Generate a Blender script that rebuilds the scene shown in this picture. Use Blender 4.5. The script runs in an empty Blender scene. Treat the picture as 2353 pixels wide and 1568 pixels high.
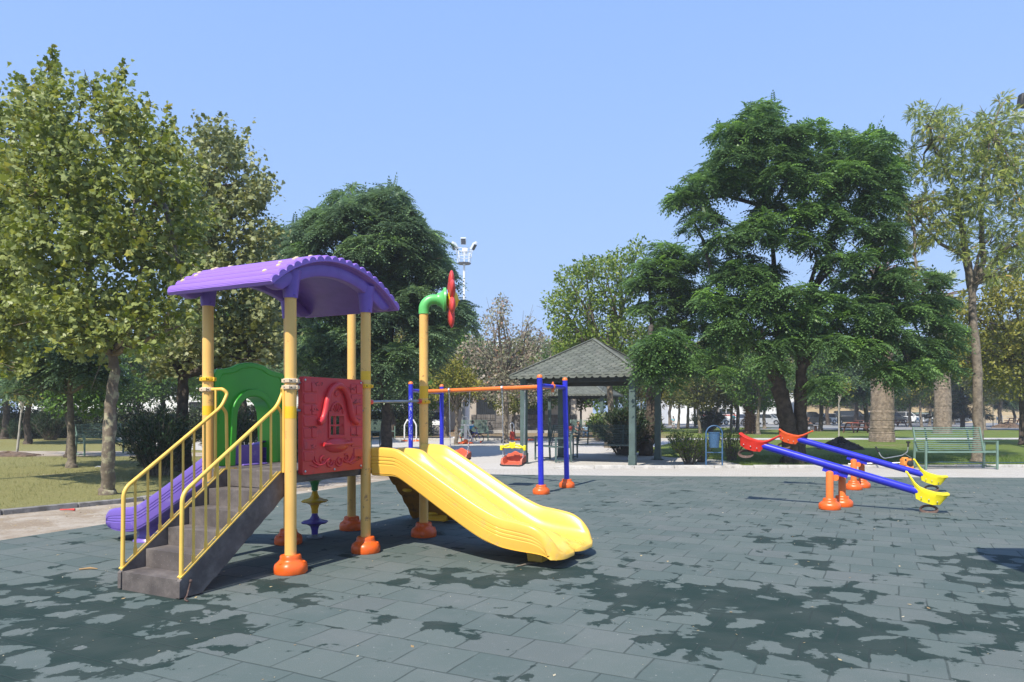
import bpy, bmesh, math, random
import numpy as np
from mathutils import Vector, Matrix, Quaternion
R = math.radians
C = bpy.context.scene.collection
scene = bpy.context.scene
F, HZ, CX, CH = 1650.0, 948.0, 1176.5, 1.6      # focal length and horizon in measured units, camera height

# ---------------------------------------------------------------- camera, sky, sun
cd = bpy.data.cameras.new('camera'); cam = bpy.data.objects.new('camera', cd); C.objects.link(cam)
cam.location = (0, 0, CH); cam.rotation_euler = (R(90), 0, 0)
cd.sensor_width = 36; cd.lens = 36 * F / 2353; cd.shift_y = 164 / 2353
cd.clip_start = .1; cd.clip_end = 2000
scene.camera = cam
SUN_EL, SUN_AZ = 52, math.atan2(-.45, -.89)      # the sun stands behind the camera and to its left
w = bpy.data.worlds.new('World'); scene.world = w; w.use_nodes = True
nt = w.node_tree; nt.nodes.clear()
sk = nt.nodes.new('ShaderNodeTexSky'); sk.sky_type = 'NISHITA'; sk.sun_disc = False
sk.sun_elevation = R(SUN_EL); sk.sun_rotation = SUN_AZ; sk.altitude = 50
sk.air_density = 1.0; sk.dust_density = .6; sk.ozone_density = 2.0
hs = nt.nodes.new('ShaderNodeHueSaturation'); hs.inputs['Saturation'].default_value = .9; hs.inputs['Hue'].default_value = .512
bg = nt.nodes.new('ShaderNodeBackground'); bg.inputs[1].default_value = .15
wo = nt.nodes.new('ShaderNodeOutputWorld')
def vm(op, x, y):
    n = nt.nodes.new('ShaderNodeVectorMath'); n.operation = op
    for i, q in enumerate((x, y)):
        if isinstance(q, tuple): n.inputs[i].default_value = q
        else: nt.links.new(q, n.inputs[i])
    return n.outputs[0]
nt.links.new(sk.outputs[0], hs.inputs['Color'])
soft = vm('DIVIDE', vm('MULTIPLY', hs.outputs[0], (2.30, 3.15, 4.35)), vm('ADD', hs.outputs[0], (.95, .8, .12)))   # film-like shoulder so the horizon does not burn out
nt.links.new(soft, bg.inputs[0]); nt.links.new(bg.outputs[0], wo.inputs[0])
sl = bpy.data.lights.new('sun', 'SUN'); sl.energy = 4.0; sl.angle = R(.53); sl.color = (1, .94, .83)
so = bpy.data.objects.new('sun', sl); C.objects.link(so)
sd = Vector((math.sin(SUN_AZ) * math.cos(R(SUN_EL)), math.cos(SUN_AZ) * math.cos(R(SUN_EL)), math.sin(R(SUN_EL))))
so.rotation_euler = sd.to_track_quat('Z', 'Y').to_euler()
so.location = sd * 50
scene.view_settings.view_transform = 'Standard'; scene.view_settings.look = 'None'
scene.view_settings.exposure = .72; scene.view_settings.gamma = 1
scene.cycles.max_bounces = 8; scene.cycles.transparent_max_bounces = 8; scene.cycles.transmission_bounces = 4

def gp(x, y, z=0):                                # measured picture point -> point on the ground
    Y = F * (CH - z) / (y - HZ); return Vector(((x - CX) * Y / F, Y, z))
def at(x, y, Y): return Vector(((x - CX) * Y / F, Y, CH + (HZ - y) * Y / F))

# ---------------------------------------------------------------- materials
class E:                                          # small arithmetic on shader sockets
    def __init__(s, t, k): s.t, s.k = t, k
    def m(s, op, *a, clamp=False):
        n = s.t.nodes.new('ShaderNodeMath'); n.operation = op; n.use_clamp = clamp
        for i, v in enumerate((s,) + a):
            if isinstance(v, E): s.t.links.new(v.k, n.inputs[i])
            else: n.inputs[i].default_value = v
        return E(s.t, n.outputs[0])
    def __add__(s, o): return s.m('ADD', o)
    def __sub__(s, o): return s.m('SUBTRACT', o)
    def __mul__(s, o): return s.m('MULTIPLY', o)
    def step(s, a, b):
        n = s.t.nodes.new('ShaderNodeMapRange'); n.interpolation_type = 'SMOOTHSTEP'
        s.t.links.new(s.k, n.inputs[0]); n.inputs[1].default_value = a; n.inputs[2].default_value = b
        return E(s.t, n.outputs[0])
def newmat(name):
    m = bpy.data.materials.new(name); m.use_nodes = True; t = m.node_tree
    return m, t, t.nodes['Principled BSDF']
def coords(t, kind='Object'):
    return t.nodes.new('ShaderNodeTexCoord').outputs[kind]
def noise(t, vec, scale, detail=4, rough=.55, dist=0):
    n = t.nodes.new('ShaderNodeTexNoise'); n.inputs['Scale'].default_value = scale; n.inputs['Detail'].default_value = detail
    n.inputs['Roughness'].default_value = rough; n.inputs['Distortion'].default_value = dist
    t.links.new(vec, n.inputs['Vector']); return E(t, n.outputs['Fac'])
def mixc(t, f, a, b, blend='MIX'):
    n = t.nodes.new('ShaderNodeMix'); n.data_type = 'RGBA'; n.blend_type = blend
    for i, v in ((0, f), (6, a), (7, b)):
        if isinstance(v, E): t.links.new(v.k, n.inputs[i])
        elif isinstance(v, bpy.types.NodeSocket): t.links.new(v, n.inputs[i])
        else: n.inputs[i].default_value = v if i == 0 else (*v[:3], 1)
    return n.outputs[2]
def bump(t, h, b, strength=.3, dist=.02):
    n = t.nodes.new('ShaderNodeBump'); n.inputs['Strength'].default_value = strength; n.inputs['Distance'].default_value = dist
    t.links.new(h.k, n.inputs['Height']); t.links.new(n.outputs[0], b.inputs['Normal'])
def mat(name, col, rough=.5, metal=0, var=.12, scale=6, bs=0, bscale=60, dirt=None, spec=.5, dscale=3, dth=(.5, .7)):
    m, t, b = newmat(name); v = coords(t)
    n = noise(t, v, scale, 5)
    lo = [c * (1 - var) for c in col]; hi = [min(1, c * (1 + var)) for c in col]
    c = mixc(t, n.step(.3, .7), lo, hi)
    if dirt:
        d = noise(t, v, dscale, 8, .7).step(*dth)
        c = mixc(t, d, c, dirt)
    t.links.new(c, b.inputs['Base Color'])
    r = noise(t, v, scale * 2.3, 4) * .25 + (rough - .12); t.links.new(r.k, b.inputs['Roughness'])
    b.inputs['Metallic'].default_value = metal; b.inputs['Specular IOR Level'].default_value = spec
    if bs: bump(t, noise(t, v, bscale, 4), b, bs)
    return m
def ramp(t, f, stops):
    n = t.nodes.new('ShaderNodeValToRGB'); e = n.color_ramp.elements
    while len(e) < len(stops): e.new(.5)
    for i, (p, c) in enumerate(stops): e[i].position = p; e[i].color = (*c, 1)
    t.links.new(f.k if isinstance(f, E) else f, n.inputs[0]); return n.outputs[0]
def leafmat(name, stops, trans=.35, under=None, rough=.45):
    m, t, b = newmat(name)
    a = t.nodes.new('ShaderNodeAttribute'); a.attribute_name = 'tone'
    c = ramp(t, a.outputs['Fac'], stops)
    if under:
        g = t.nodes.new('ShaderNodeNewGeometry'); c = mixc(t, E(t, g.outputs['Backfacing']) * .8, c, under)
    t.links.new(c, b.inputs['Base Color']); b.inputs['Roughness'].default_value = rough
    b.inputs['Specular IOR Level'].default_value = .35
    tr = t.nodes.new('ShaderNodeBsdfTranslucent'); t.links.new(mixc(t, .6, c, (.30, .40, .04), 'MIX') if False else c, tr.inputs[0])
    mx = t.nodes.new('ShaderNodeMixShader'); mx.inputs[0].default_value = trans
    t.links.new(b.outputs[0], mx.inputs[1]); t.links.new(tr.outputs[0], mx.inputs[2])
    t.links.new(mx.outputs[0], t.nodes['Material Output'].inputs[0]); return m

M = {}
M['yellow_steel'] = mat('yellow_steel', (.80, .47, .13), .38, var=.07, scale=2, dirt=(.36, .20, .08), dscale=9, dth=(.60, .68))
M['yellow_rail'] = mat('yellow_rail', (.82, .52, .10), .4, var=.08, scale=4, dirt=(.35, .2, .08), dscale=25, dth=(.66, .72))
M['yellow_plastic'] = mat('yellow_plastic', (.82, .50, .08), .30, var=.05, scale=1.5, bs=.04, bscale=90, dirt=(.62, .40, .16), dscale=4, dth=(.56, .74))
M['yellow_band'] = mat('yellow_band', (.85, .50, .02), .4, var=.05)
M['yellow_dark'] = mat('yellow_dark', (.45, .20, .02), .6, var=.2, dirt=(.12, .06, .02))
M['yellow_seat'] = mat('yellow_seat', (.86, .72, .02), .35, var=.05)
M['purple'] = mat('purple_plastic', (.165, .10, .42), .33, var=.06, scale=2, bs=.03, bscale=70, dirt=(.30, .24, .46), dscale=5, dth=(.55, .72))
M['beige'] = mat('beige_plastic', (.62, .48, .33), .5, var=.1)
M['green_plastic'] = mat('green_plastic', (.06, .42, .035), .33, var=.08, scale=2)
M['mint'] = mat('mint_plastic', (.12, .50, .13), .35, var=.05)
M['spin_green'] = mat('spinner_green', (.04, .30, .09), .35)
M['spin_blue'] = mat('spinner_blue', (.10, .07, .38), .35)
M['red_plastic'] = mat('red_plastic', (.56, .032, .038), .38, var=.1, scale=3, bs=.03, dirt=(.40, .035, .05), dscale=6)
M['ink'] = mat('marker_ink', (.07, .015, .02), .7, var=.3)
M['flower_red'] = mat('flower_red', (.66, .06, .05), .35)
M['orange'] = mat('orange_plastic', (.80, .125, .015), .34, var=.08, scale=3, dirt=(.42, .12, .05), dscale=12, dth=(.58, .68))
M['orange_steel'] = mat('orange_steel', (.80, .19, .035), .38, var=.06, dirt=(.6, .2, .08), dscale=6, dth=(.62, .78))
M['seat_red'] = mat('seat_red', (.70, .035, .02), .38)
M['seat_orange'] = mat('seat_orange', (.78, .10, .02), .38)
M['swing_red'] = mat('swing_red', (.55, .10, .045), .5, dirt=(.4, .12, .08))
M['blue'] = mat('blue_paint', (.025, .03, .50), .3, var=.08, scale=3)
M['scratch'] = mat('scratched_paint', (.45, .48, .70), .6)
M['deck'] = mat('deck_rubber_coated', (.095, .080, .075), .75, var=.2, scale=5, bs=.2, bscale=120, dirt=(.19, .165, .15), dscale=4, dth=(.4, .75))
M['stud'] = mat('worn_stud', (.20, .19, .18), .6)
M['chrome'] = mat('galvanised_steel', (.55, .56, .57), .35, .8, var=.15)
M['grey_pipe'] = mat('grey_pipe', (.30, .33, .36), .35, .5)
M['black'] = mat('black_rubber', (.02, .02, .02), .6)
M['tyre_ring'] = mat('worn_tyre_rubber', (.10, .06, .05), .8, dirt=(.2, .15, .12), dscale=20)
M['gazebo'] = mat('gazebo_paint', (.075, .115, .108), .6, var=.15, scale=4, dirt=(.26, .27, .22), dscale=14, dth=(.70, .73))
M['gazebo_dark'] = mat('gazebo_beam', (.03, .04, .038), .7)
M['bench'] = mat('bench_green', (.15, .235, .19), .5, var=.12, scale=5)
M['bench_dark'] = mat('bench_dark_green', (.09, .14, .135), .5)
M['bin_blue'] = mat('bin_blue', (.035, .105, .22), .5, var=.2, dirt=(.10, .13, .17))
M['bark_plane'] = mat('plane_bark', (.17, .135, .10), .9, var=.3, scale=5, bs=.7, bscale=14, dirt=(.34, .31, .20), dscale=5, dth=(.53, .60))
M['bark_dark'] = mat('dark_bark', (.085, .065, .05), .95, var=.4, scale=7, bs=.9, bscale=22)
M['bark_grey'] = mat('grey_bark', (.20, .165, .125), .9, var=.3, scale=6, bs=.8, bscale=18, dirt=(.11, .09, .07), dscale=9, dth=(.5, .6))
M['bark_pale'] = mat('pale_bark', (.38, .35, .30), .9, var=.2, scale=8)
M['palm_bark'] = mat('palm_bark', (.235, .185, .14), .95, var=.35, scale=5, bs=.8, bscale=16, dirt=(.14, .10, .07), dscale=7, dth=(.52, .65))
M['palm_fibre'] = mat('palm_fibre', (.18, .09, .045), .95, var=.5, scale=12, bs=.8)
M['soil'] = mat('dark_soil', (.035, .026, .02), .98, var=.5, scale=7, bs=1, bscale=25)
M['brown_soil'] = mat('brown_soil', (.12, .08, .055), .98, var=.4, scale=7, bs=1, bscale=25)
M['concrete'] = mat('concrete', (.40, .38, .35), .9, var=.12, scale=3, bs=.3, bscale=50, dirt=(.26, .24, .21), dscale=2)
M['kerb'] = mat('kerb_stone', (.50, .48, .45), .9, var=.15, scale=4, bs=.3, dirt=(.28, .26, .23), dscale=5)
M['kerb_old'] = mat('old_kerb_stone', (.21, .20, .19), .95, var=.3, scale=5, bs=.5, dirt=(.11, .10, .08), dscale=6)
M['white_wall'] = mat('white_render', (.78, .78, .78), .9, var=.05, scale=.6)
M['beige_wall'] = mat('beige_render', (.50, .44, .38), .9, var=.1, scale=.8, dirt=(.36, .31, .27), dscale=.7)
M['stone_band'] = mat('stone_cladding', (.16, .145, .135), .9, var=.3, scale=2)
M['sheet_white'] = mat('white_sheet_metal', (.60, .63, .66), .5, var=.1, scale=2)
M['dark_metal'] = mat('dark_metal', (.05, .05, .055), .5)
M['glass_dark'] = mat('dark_window', (.03, .035, .04), .12)
M['glass_car'] = mat('car_glass', (.025, .03, .035), .08)
M['white_paint'] = mat('white_paint', (.75, .75, .75), .4, var=.05)
M['red_paint'] = mat('red_paint', (.62, .06, .03), .4)
M['picnic'] = mat('brown_timber', (.16, .07, .055), .8, var=.25, scale=6)
M['terracotta'] = mat('terracotta', (.34, .15, .09), .9)
M['skin'] = mat('skin', (.33, .18, .12), .6, var=.05); M['hair'] = mat('hair', (.015, .012, .01), .7)
M['engine_orange'] = mat('engine_orange', (.75, .27, .05), .45)

# ---------------------------------------------------------------- mesh helpers
class MB:
    def __init__(s, M_=None): s.v, s.f, s.mi = [], [], []; s.M = M_ or Matrix()
    def add(s, vs, fs, mi=0):
        b = len(s.v); s.v += [tuple(s.M @ Vector(p)) for p in vs]
        s.f += [tuple(b + i for i in f) for f in fs]; s.mi += [mi] * len(fs); return s
    def box(s, c, d, rz=0, mi=0, rot=None, taper=1):
        q = rot if rot is not None else Matrix.Rotation(rz, 3, 'Z'); c = Vector(c); vs = []
        for z in (-.5, .5):
            k = taper if z > 0 else 1
            for x, y in ((-.5, -.5), (.5, -.5), (.5, .5), (-.5, .5)): vs.append(c + q @ Vector((x * d[0] * k, y * d[1] * k, z * d[2])))
        return s.add(vs, [(3, 2, 1, 0), (4, 5, 6, 7), (0, 1, 5, 4), (1, 2, 6, 5), (2, 3, 7, 6), (3, 0, 4, 7)], mi)
    def bar(s, a, b, w_, h, mi=0, up=(0, 0, 1)):      # box between two points
        a, b = Vector(a), Vector(b); d = b - a; L = d.length; d.normalize(); u = Vector(up)
        if abs(d.dot(u)) > .98: u = Vector((0, 1, 0))
        sx = d.cross(u).normalized(); su = sx.cross(d)
        q = Matrix((d, sx, su)).transposed(); return s.box((a + b) / 2, (L, w_, h), rot=q, mi=mi)
    def tube(s, pts, r, n=12, closed=False, mi=0, caps=True, flat=None):
        P = [Vector(p) for p in pts]; k = len(P); r = r if hasattr(r, '__len__') else [r] * k
        T = []
        for i in range(k):
            a = P[(i - 1) % k] if closed or i > 0 else P[0]; b = P[(i + 1) % k] if closed or i < k - 1 else P[-1]
            T.append((b - a).normalized())
        u = T[0].orthogonal().normalized(); vs = []
        if abs(T[0].z) < .9: u = T[0].cross(Vector((0, 0, 1))).normalized()
        for i in range(k):
            if i: q = T[i - 1].rotation_difference(T[i]); u = (q @ u)
            u = (u - T[i] * u.dot(T[i])).normalized(); w_ = T[i].cross(u)
            fu, fw = flat or (1, 1)
            for j in range(n):
                a = 2 * math.pi * j / n; vs.append(P[i] + (u * math.cos(a) * fu + w_ * math.sin(a) * fw) * r[i])
        fs = []
        for i in range(k if closed else k - 1):
            i2 = (i + 1) % k
            for j in range(n): j2 = (j + 1) % n; fs.append((i * n + j, i * n + j2, i2 * n + j2, i2 * n + j))
        if caps and not closed: fs += [tuple(range(n - 1, -1, -1)), tuple((k - 1) * n + j for j in range(n))]
        return s.add(vs, fs, mi)
    def lathe(s, prof, c=(0, 0, 0), n=24, mi=0, q=None, wob=None):
        c = Vector(c); q = q or Matrix.Identity(3); vs = []
        for r, z in prof:
            for j in range(n):
                a = 2 * math.pi * j / n; rr = r * (wob(a, z) if wob else 1)
                vs.append(c + q @ Vector((rr * math.cos(a), rr * math.sin(a), z)))
        fs = [(i * n + j, i * n + (j + 1) % n, (i + 1) * n + (j + 1) % n, (i + 1) * n + j) for i in range(len(prof) - 1) for j in range(n)]
        fs += [tuple(range(n - 1, -1, -1)), tuple((len(prof) - 1) * n + j for j in range(n))]
        return s.add(vs, fs, mi)
    def prism(s, poly, t, q=None, c=(0, 0, 0), mi=0):   # poly in local XY, thickness t along local Z (centred)
        q = q or Matrix.Identity(3); c = Vector(c); n = len(poly)
        vs = [c + q @ Vector((x, y, -t / 2)) for x, y in poly] + [c + q @ Vector((x, y, t / 2)) for x, y in poly]
        fs = [tuple(range(n - 1, -1, -1)), tuple(range(n, 2 * n))] + [(i, (i + 1) % n, n + (i + 1) % n, n + i) for i in range(n)]
        return s.add(vs, fs, mi)
    def ell(s, c, r, n=16, m=10, mi=0, q=None):
        c = Vector(c); q = q or Matrix.Identity(3); r = r if hasattr(r, '__len__') else (r, r, r)
        vs = [c + q @ Vector((0, 0, -r[2]))]
        for i in range(1, m):
            p = -math.pi / 2 + math.pi * i / m
            for j in range(n):
                a = 2 * math.pi * j / n; vs.append(c + q @ Vector((r[0] * math.cos(p) * math.cos(a), r[1] * math.cos(p) * math.sin(a), r[2] * math.sin(p))))
        vs.append(c + q @ Vector((0, 0, r[2]))); L = len(vs) - 1; fs = []
        for j in range(n):
            j2 = (j + 1) % n; fs.append((0, 1 + j2, 1 + j)); b = 1 + (m - 2) * n; fs.append((L, b + j, b + j2))
        for i in range(m - 2):
            b = 1 + i * n; fs += [(b + j, b + (j + 1) % n, b + n + (j + 1) % n, b + n + j) for j in range(n)]
        return s.add(vs, fs, mi)
    def loft(s, rings, closed_ring=True, caps=True, mi=0):
        n = len(rings[0]); vs = [p for r_ in rings for p in r_]; fs = []
        for i in range(len(rings) - 1):
            for j in range(n if closed_ring else n - 1):
                j2 = (j + 1) % n; fs.append((i * n + j, i * n + j2, (i + 1) * n + j2, (i + 1) * n + j))
        if caps: fs += [tuple(range(n - 1, -1, -1)), tuple((len(rings) - 1) * n + j for j in range(n))]
        return s.add(vs, fs, mi)
    def build(s, name, mats, parent=None, ang=38, bevel=0, seg=2, loc=None, fix=True):
        me = bpy.data.meshes.new(name); me.from_pydata(s.v, [], s.f)
        for m_ in (mats if isinstance(mats, (list, tuple)) else [mats]): me.materials.append(M[m_] if isinstance(m_, str) else m_)
        me.polygons.foreach_set('material_index', s.mi)
        if fix:
            bm = bmesh.new(); bm.from_mesh(me); bmesh.ops.recalc_face_normals(bm, faces=bm.faces); bm.to_mesh(me); bm.free()
        if ang: me.polygons.foreach_set('use_smooth', [True] * len(me.polygons)); me.set_sharp_from_angle(angle=R(ang))
        o = bpy.data.objects.new(name, me); C.objects.link(o)
        if parent: o.parent = parent
        if loc is not None: o.location = loc
        if bevel:
            b = o.modifiers.new('soft_edge', 'BEVEL'); b.width = bevel; b.segments = seg; b.limit_method = 'ANGLE'; b.angle_limit = R(40); b.harden_normals = False
        return o
def thing(name, label, cat, loc=(0, 0, 0), rz=0, group=None):
    o = bpy.data.objects.new(name, None); C.objects.link(o); o.location = loc; o.rotation_euler = (0, 0, rz); o.empty_display_size = .2
    return tag(o, label, cat, group)
def tag(o, label=None, cat=None, group=None, kind=None):
    if label: o['label'] = label
    if cat: o['category'] = cat
    if group: o['group'] = group
    if kind: o['kind'] = kind
    return o
def kids(o): return [c for c in bpy.data.objects if c.parent == o]
def dup(o, loc=None, rz=None, label=None, sc=None, parent=None, cache={}):
    c = o.copy(); C.objects.link(c)
    if parent is not None: c.parent = parent
    if loc is not None: c.location = loc
    if rz is not None: c.rotation_euler = (0, 0, rz)
    if sc is not None: c.scale = sc if hasattr(sc, '__len__') else (sc, sc, sc)
    if label: c['label'] = label
    for k in kids(o): dup(k, parent=c)
    return c
def q_axis(z, x=(1, 0, 0)):                           # 3x3 whose Z is z
    z = Vector(z).normalized(); x = Vector(x); y = z.cross(x)
    if y.length < .05: x = Vector((0, 1, 0)); y = z.cross(x)
    y.normalize(); x = y.cross(z); return Matrix((x, y, z)).transposed()
def arc(c, r, a0, a1, n, ax='xz'):
    o = []
    for i in range(n + 1):
        a = R(a0 + (a1 - a0) * i / n); u, v = r * math.cos(a), r * math.sin(a)
        o.append(Vector(c) + (Vector((u, 0, v)) if ax == 'xz' else Vector((u, v, 0)) if ax == 'xy' else Vector((0, u, v))))
    return o
def round_path(pts, r, n=5):                          # polyline with rounded corners
    P = [Vector(p) for p in pts]; o = [P[0]]
    for i in range(1, len(P) - 1):
        a, b, c = P[i - 1], P[i], P[i + 1]; k = min(r, (a - b).length * .45, (c - b).length * .45)
        p0 = b + (a - b).normalized() * k; p1 = b + (c - b).normalized() * k
        for j in range(n + 1): t = j / n; o.append(p0 * (1 - t) ** 2 + b * 2 * t * (1 - t) + p1 * t * t)
    o.append(P[-1]); return o

# ---------------------------------------------------------------- foliage helpers (numpy)
def unit(a): return a / np.maximum(np.linalg.norm(a, axis=-1, keepdims=True), 1e-9)
def tmpl(kind):
    if kind == 'plane':
        L = [(0, 0), (.10, .06), (.02, .30), (.16, .50), (.30, .40), (.42, .62), (.52, .52), (.52, .26), (.70, .36), (.78, .20), (1, 0)]
        fl = 3; vs, fs = [], []
        for s_ in (1, -1):
            b = len(vs); vs += [(x, y * s_, -abs(y) * .35 - .15 * x * x) for x, y in L]; f = tuple(range(b, b + len(L))); fs.append(f if s_ > 0 else f[::-1])
        return vs, fs
    if kind == 'leaf': return [(0, 0, 0), (.5, .28, -.08), (1, 0, -.12), (.5, -.28, -.08), (.45, 0, .03)], [(0, 1, 4), (1, 2, 4), (2, 3, 4), (3, 0, 4)][:4]
    if kind == 'blade': return [(0, 0, 0), (.4, .085, 0), (1, 0, -.12), (.4, -.085, 0)], [(0, 1, 2, 3)]
    if kind == 'needle': return [(0, .03, 0), (0, -.03, 0), (1, -.012, 0), (1, .012, 0)], [(0, 1, 2, 3)]
    if kind in ('frond', 'pinna', 'frond_far'):
        n, lw, ll, dr = {'frond': (6, .125, .36, .62), 'pinna': (8, .12, .24, .40), 'frond_far': (4, .19, .38, .6)}[kind]
        vs, fs = [], []
        for i in range(n):
            t = .16 + .84 * i / (n - 1) if kind != 'frond_far' else .2 + .8 * i / (n - 1)
            l = ll * (1 - .45 * t) if kind != 'pinna' else ll
            z = -dr * t * t
            for s_ in ((1, -1) if i < n - 1 else (0,)):
                d = np.array([.62, .78 * s_, -.28]) if s_ else np.array([.85, 0, -.5]); d = d / np.linalg.norm(d)
                p = np.array([t * .82, 0, z]); a = p + d * l * .45; q = np.array([-d[1], d[0], 0]); q = q / np.linalg.norm(q) * lw * .5
                b = len(vs); vs += [tuple(p), tuple(a + q), tuple(p + d * l - np.array([0, 0, l * .25])), tuple(a - q)]
                fs.append((b, b + 1, b + 2, b + 3) if s_ >= 0 else (b + 3, b + 2, b + 1, b))
        b = len(vs); vs += [(0, .008, 0), (0, -.008, 0), (.82, -.004, -dr), (.82, .004, -dr)]; 
        return vs, fs
def scatter_mesh(name, kind, P, A, N, S, mat_, parent=None, rng=None, tone=None, smooth=False):
    vs, fs = tmpl(kind); V = np.array(vs); n = len(P)
    A = unit(A); B = unit(np.cross(N, A)); N = np.cross(A, B)
    W = P[:, None, :] + S[:, None, None] * (V[None, :, 0:1] * A[:, None] + V[None, :, 1:2] * B[:, None] + V[None, :, 2:3] * N[:, None])
    k = len(V); me = bpy.data.meshes.new(name)
    loops = np.concatenate([np.array(f) for f in fs]); ln = np.array([len(f) for f in fs]); st = np.concatenate([[0], np.cumsum(ln)[:-1]])
    LI = (np.arange(n)[:, None] * k + loops[None]).ravel(); LS = (np.arange(n)[:, None] * len(loops) + st[None]).ravel()
    me.vertices.add(n * k); me.vertices.foreach_set('co', W.astype(np.float32).ravel())
    me.loops.add(len(LI)); me.loops.foreach_set('vertex_index', LI.astype(np.int32))
    me.polygons.add(n * len(fs)); me.polygons.foreach_set('loop_start', LS.astype(np.int32))
    me.update(calc_edges=True)
    if tone is None: tone = rng.random(n)
    a = me.attributes.new('tone', 'FLOAT', 'FACE'); a.data.foreach_set('value', np.repeat(tone, len(fs)).astype(np.float32))
    me.materials.append(mat_)
    o = bpy.data.objects.new(name, me); C.objects.link(o)
    if parent: o.parent = parent
    return o

# ================================================================ GROUND
e1 = Vector((.891, -.454, 0)); e2 = Vector((.454, .891, 0))     # the play area's two main directions
TOWER = Vector((-2.201, 8.49, 0)); TRZ = -math.atan2(.454, .891)

def rubber_material():
    m, t, b = newmat('wet_rubber_tiles'); v = coords(t)
    mp = t.nodes.new('ShaderNodeMapping'); mp.inputs['Rotation'].default_value = (0, 0, -TRZ); t.links.new(v, mp.inputs[0])
    sp = t.nodes.new('ShaderNodeSeparateXYZ'); t.links.new(mp.outputs[0], sp.inputs[0])
    S = .42; u = E(t, sp.outputs[0]) * (1 / S); w_ = E(t, sp.outputs[1]) * (1 / S)
    wob = noise(t, v, .9, 3) * .16; w_ = w_ + wob; row = w_.m('FLOOR'); u = u + row * .5 + noise(t, v, .8, 3) * .22
    cell = u.m('FLOOR'); fu = u.m('FRACT'); fw = w_.m('FRACT')
    one = fu * 0 + 1
    d = fu.m('MINIMUM', one - fu).m('MINIMUM', fw.m('MINIMUM', one - fw)) * S
    cb = t.nodes.new('ShaderNodeCombineXYZ'); t.links.new(cell.k, cb.inputs[0]); t.links.new(row.k, cb.inputs[1])
    wn = t.nodes.new('ShaderNodeTexWhiteNoise'); wn.noise_dimensions = '2D'; t.links.new(cb.outputs[0], wn.inputs['Vector'])
    rnd = E(t, wn.outputs['Value'])
    n1 = noise(t, v, 1.1, 6, .6); n2 = noise(t, v, 160, 3, .7); n3 = noise(t, v, .35, 3)
    c = mixc(t, rnd, (.096, .126, .119), (.132, .158, .147))
    c = mixc(t, rnd.step(.80, .97) * .55, c, (.122, .136, .134))
    c = mixc(t, n1.step(.42, .70) * .50, c, (.165, .178, .172))
    c = mixc(t, noise(t, v, 5, 7, .7).step(.60, .74) * .28, c, (.28, .27, .25))
    c = mixc(t, n2.step(.35, .65) * .6, c, mixc(t, .55, c, (.03, .05, .05)))
    c = mixc(t, noise(t, v, 14, 6, .75).step(.55, .7) * .35, c, (.17, .185, .18))
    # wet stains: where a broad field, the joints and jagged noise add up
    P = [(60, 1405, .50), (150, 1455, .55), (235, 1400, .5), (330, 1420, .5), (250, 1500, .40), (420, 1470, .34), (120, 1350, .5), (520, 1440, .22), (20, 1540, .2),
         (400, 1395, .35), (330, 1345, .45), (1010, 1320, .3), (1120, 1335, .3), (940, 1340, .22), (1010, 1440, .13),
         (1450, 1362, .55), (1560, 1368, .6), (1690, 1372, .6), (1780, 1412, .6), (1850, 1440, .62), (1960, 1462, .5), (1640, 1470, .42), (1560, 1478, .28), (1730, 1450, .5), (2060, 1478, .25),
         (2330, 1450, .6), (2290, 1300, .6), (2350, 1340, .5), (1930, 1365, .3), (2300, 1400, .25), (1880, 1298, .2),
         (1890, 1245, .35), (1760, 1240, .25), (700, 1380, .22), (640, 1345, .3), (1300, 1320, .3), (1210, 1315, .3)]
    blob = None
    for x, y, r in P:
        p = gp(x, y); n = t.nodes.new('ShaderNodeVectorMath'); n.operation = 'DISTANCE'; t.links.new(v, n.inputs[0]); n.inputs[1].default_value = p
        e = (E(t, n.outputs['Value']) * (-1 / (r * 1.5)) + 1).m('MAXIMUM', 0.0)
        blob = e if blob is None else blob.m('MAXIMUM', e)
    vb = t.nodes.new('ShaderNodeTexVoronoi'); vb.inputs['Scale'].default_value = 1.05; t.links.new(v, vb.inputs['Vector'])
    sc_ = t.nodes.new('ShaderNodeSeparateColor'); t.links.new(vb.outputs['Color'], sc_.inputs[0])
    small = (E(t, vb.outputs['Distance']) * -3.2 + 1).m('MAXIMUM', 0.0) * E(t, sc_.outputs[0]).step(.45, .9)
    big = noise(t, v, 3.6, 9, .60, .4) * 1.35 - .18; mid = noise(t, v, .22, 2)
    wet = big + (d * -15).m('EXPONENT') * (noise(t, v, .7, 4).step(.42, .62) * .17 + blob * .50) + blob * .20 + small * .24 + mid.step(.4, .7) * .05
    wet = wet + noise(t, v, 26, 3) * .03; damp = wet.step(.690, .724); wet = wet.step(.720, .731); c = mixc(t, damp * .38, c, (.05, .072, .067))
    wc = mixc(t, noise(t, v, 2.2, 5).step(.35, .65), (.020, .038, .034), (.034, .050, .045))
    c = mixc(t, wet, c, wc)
    joint = d.step(.010, .003); jn = noise(t, v, 3, 3).step(.3, .5)
    c = mixc(t, joint * jn * .65, c, (.030, .042, .040))
    vo = t.nodes.new('ShaderNodeTexVoronoi'); vo.inputs['Scale'].default_value = 17; t.links.new(v, vo.inputs['Vector'])
    sx = t.nodes.new('ShaderNodeSeparateColor'); t.links.new(vo.outputs['Color'], sx.inputs[0])
    spk = E(t, vo.outputs['Distance']).step(.11, .05) * E(t, sx.outputs[0]).step(.60, .9)
    c = mixc(t, spk * .5, c, (.50, .50, .46))
    t.links.new(c, b.inputs['Base Color'])
    rr = one * .92 - wet * .10; t.links.new(rr.k, b.inputs['Roughness']); b.inputs['Specular IOR Level'].default_value = .18
    bump(t, n2 * .35 - joint * 1.0 + noise(t, v, 30, 3) * .3, b, .35, .012)
    return m
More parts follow.
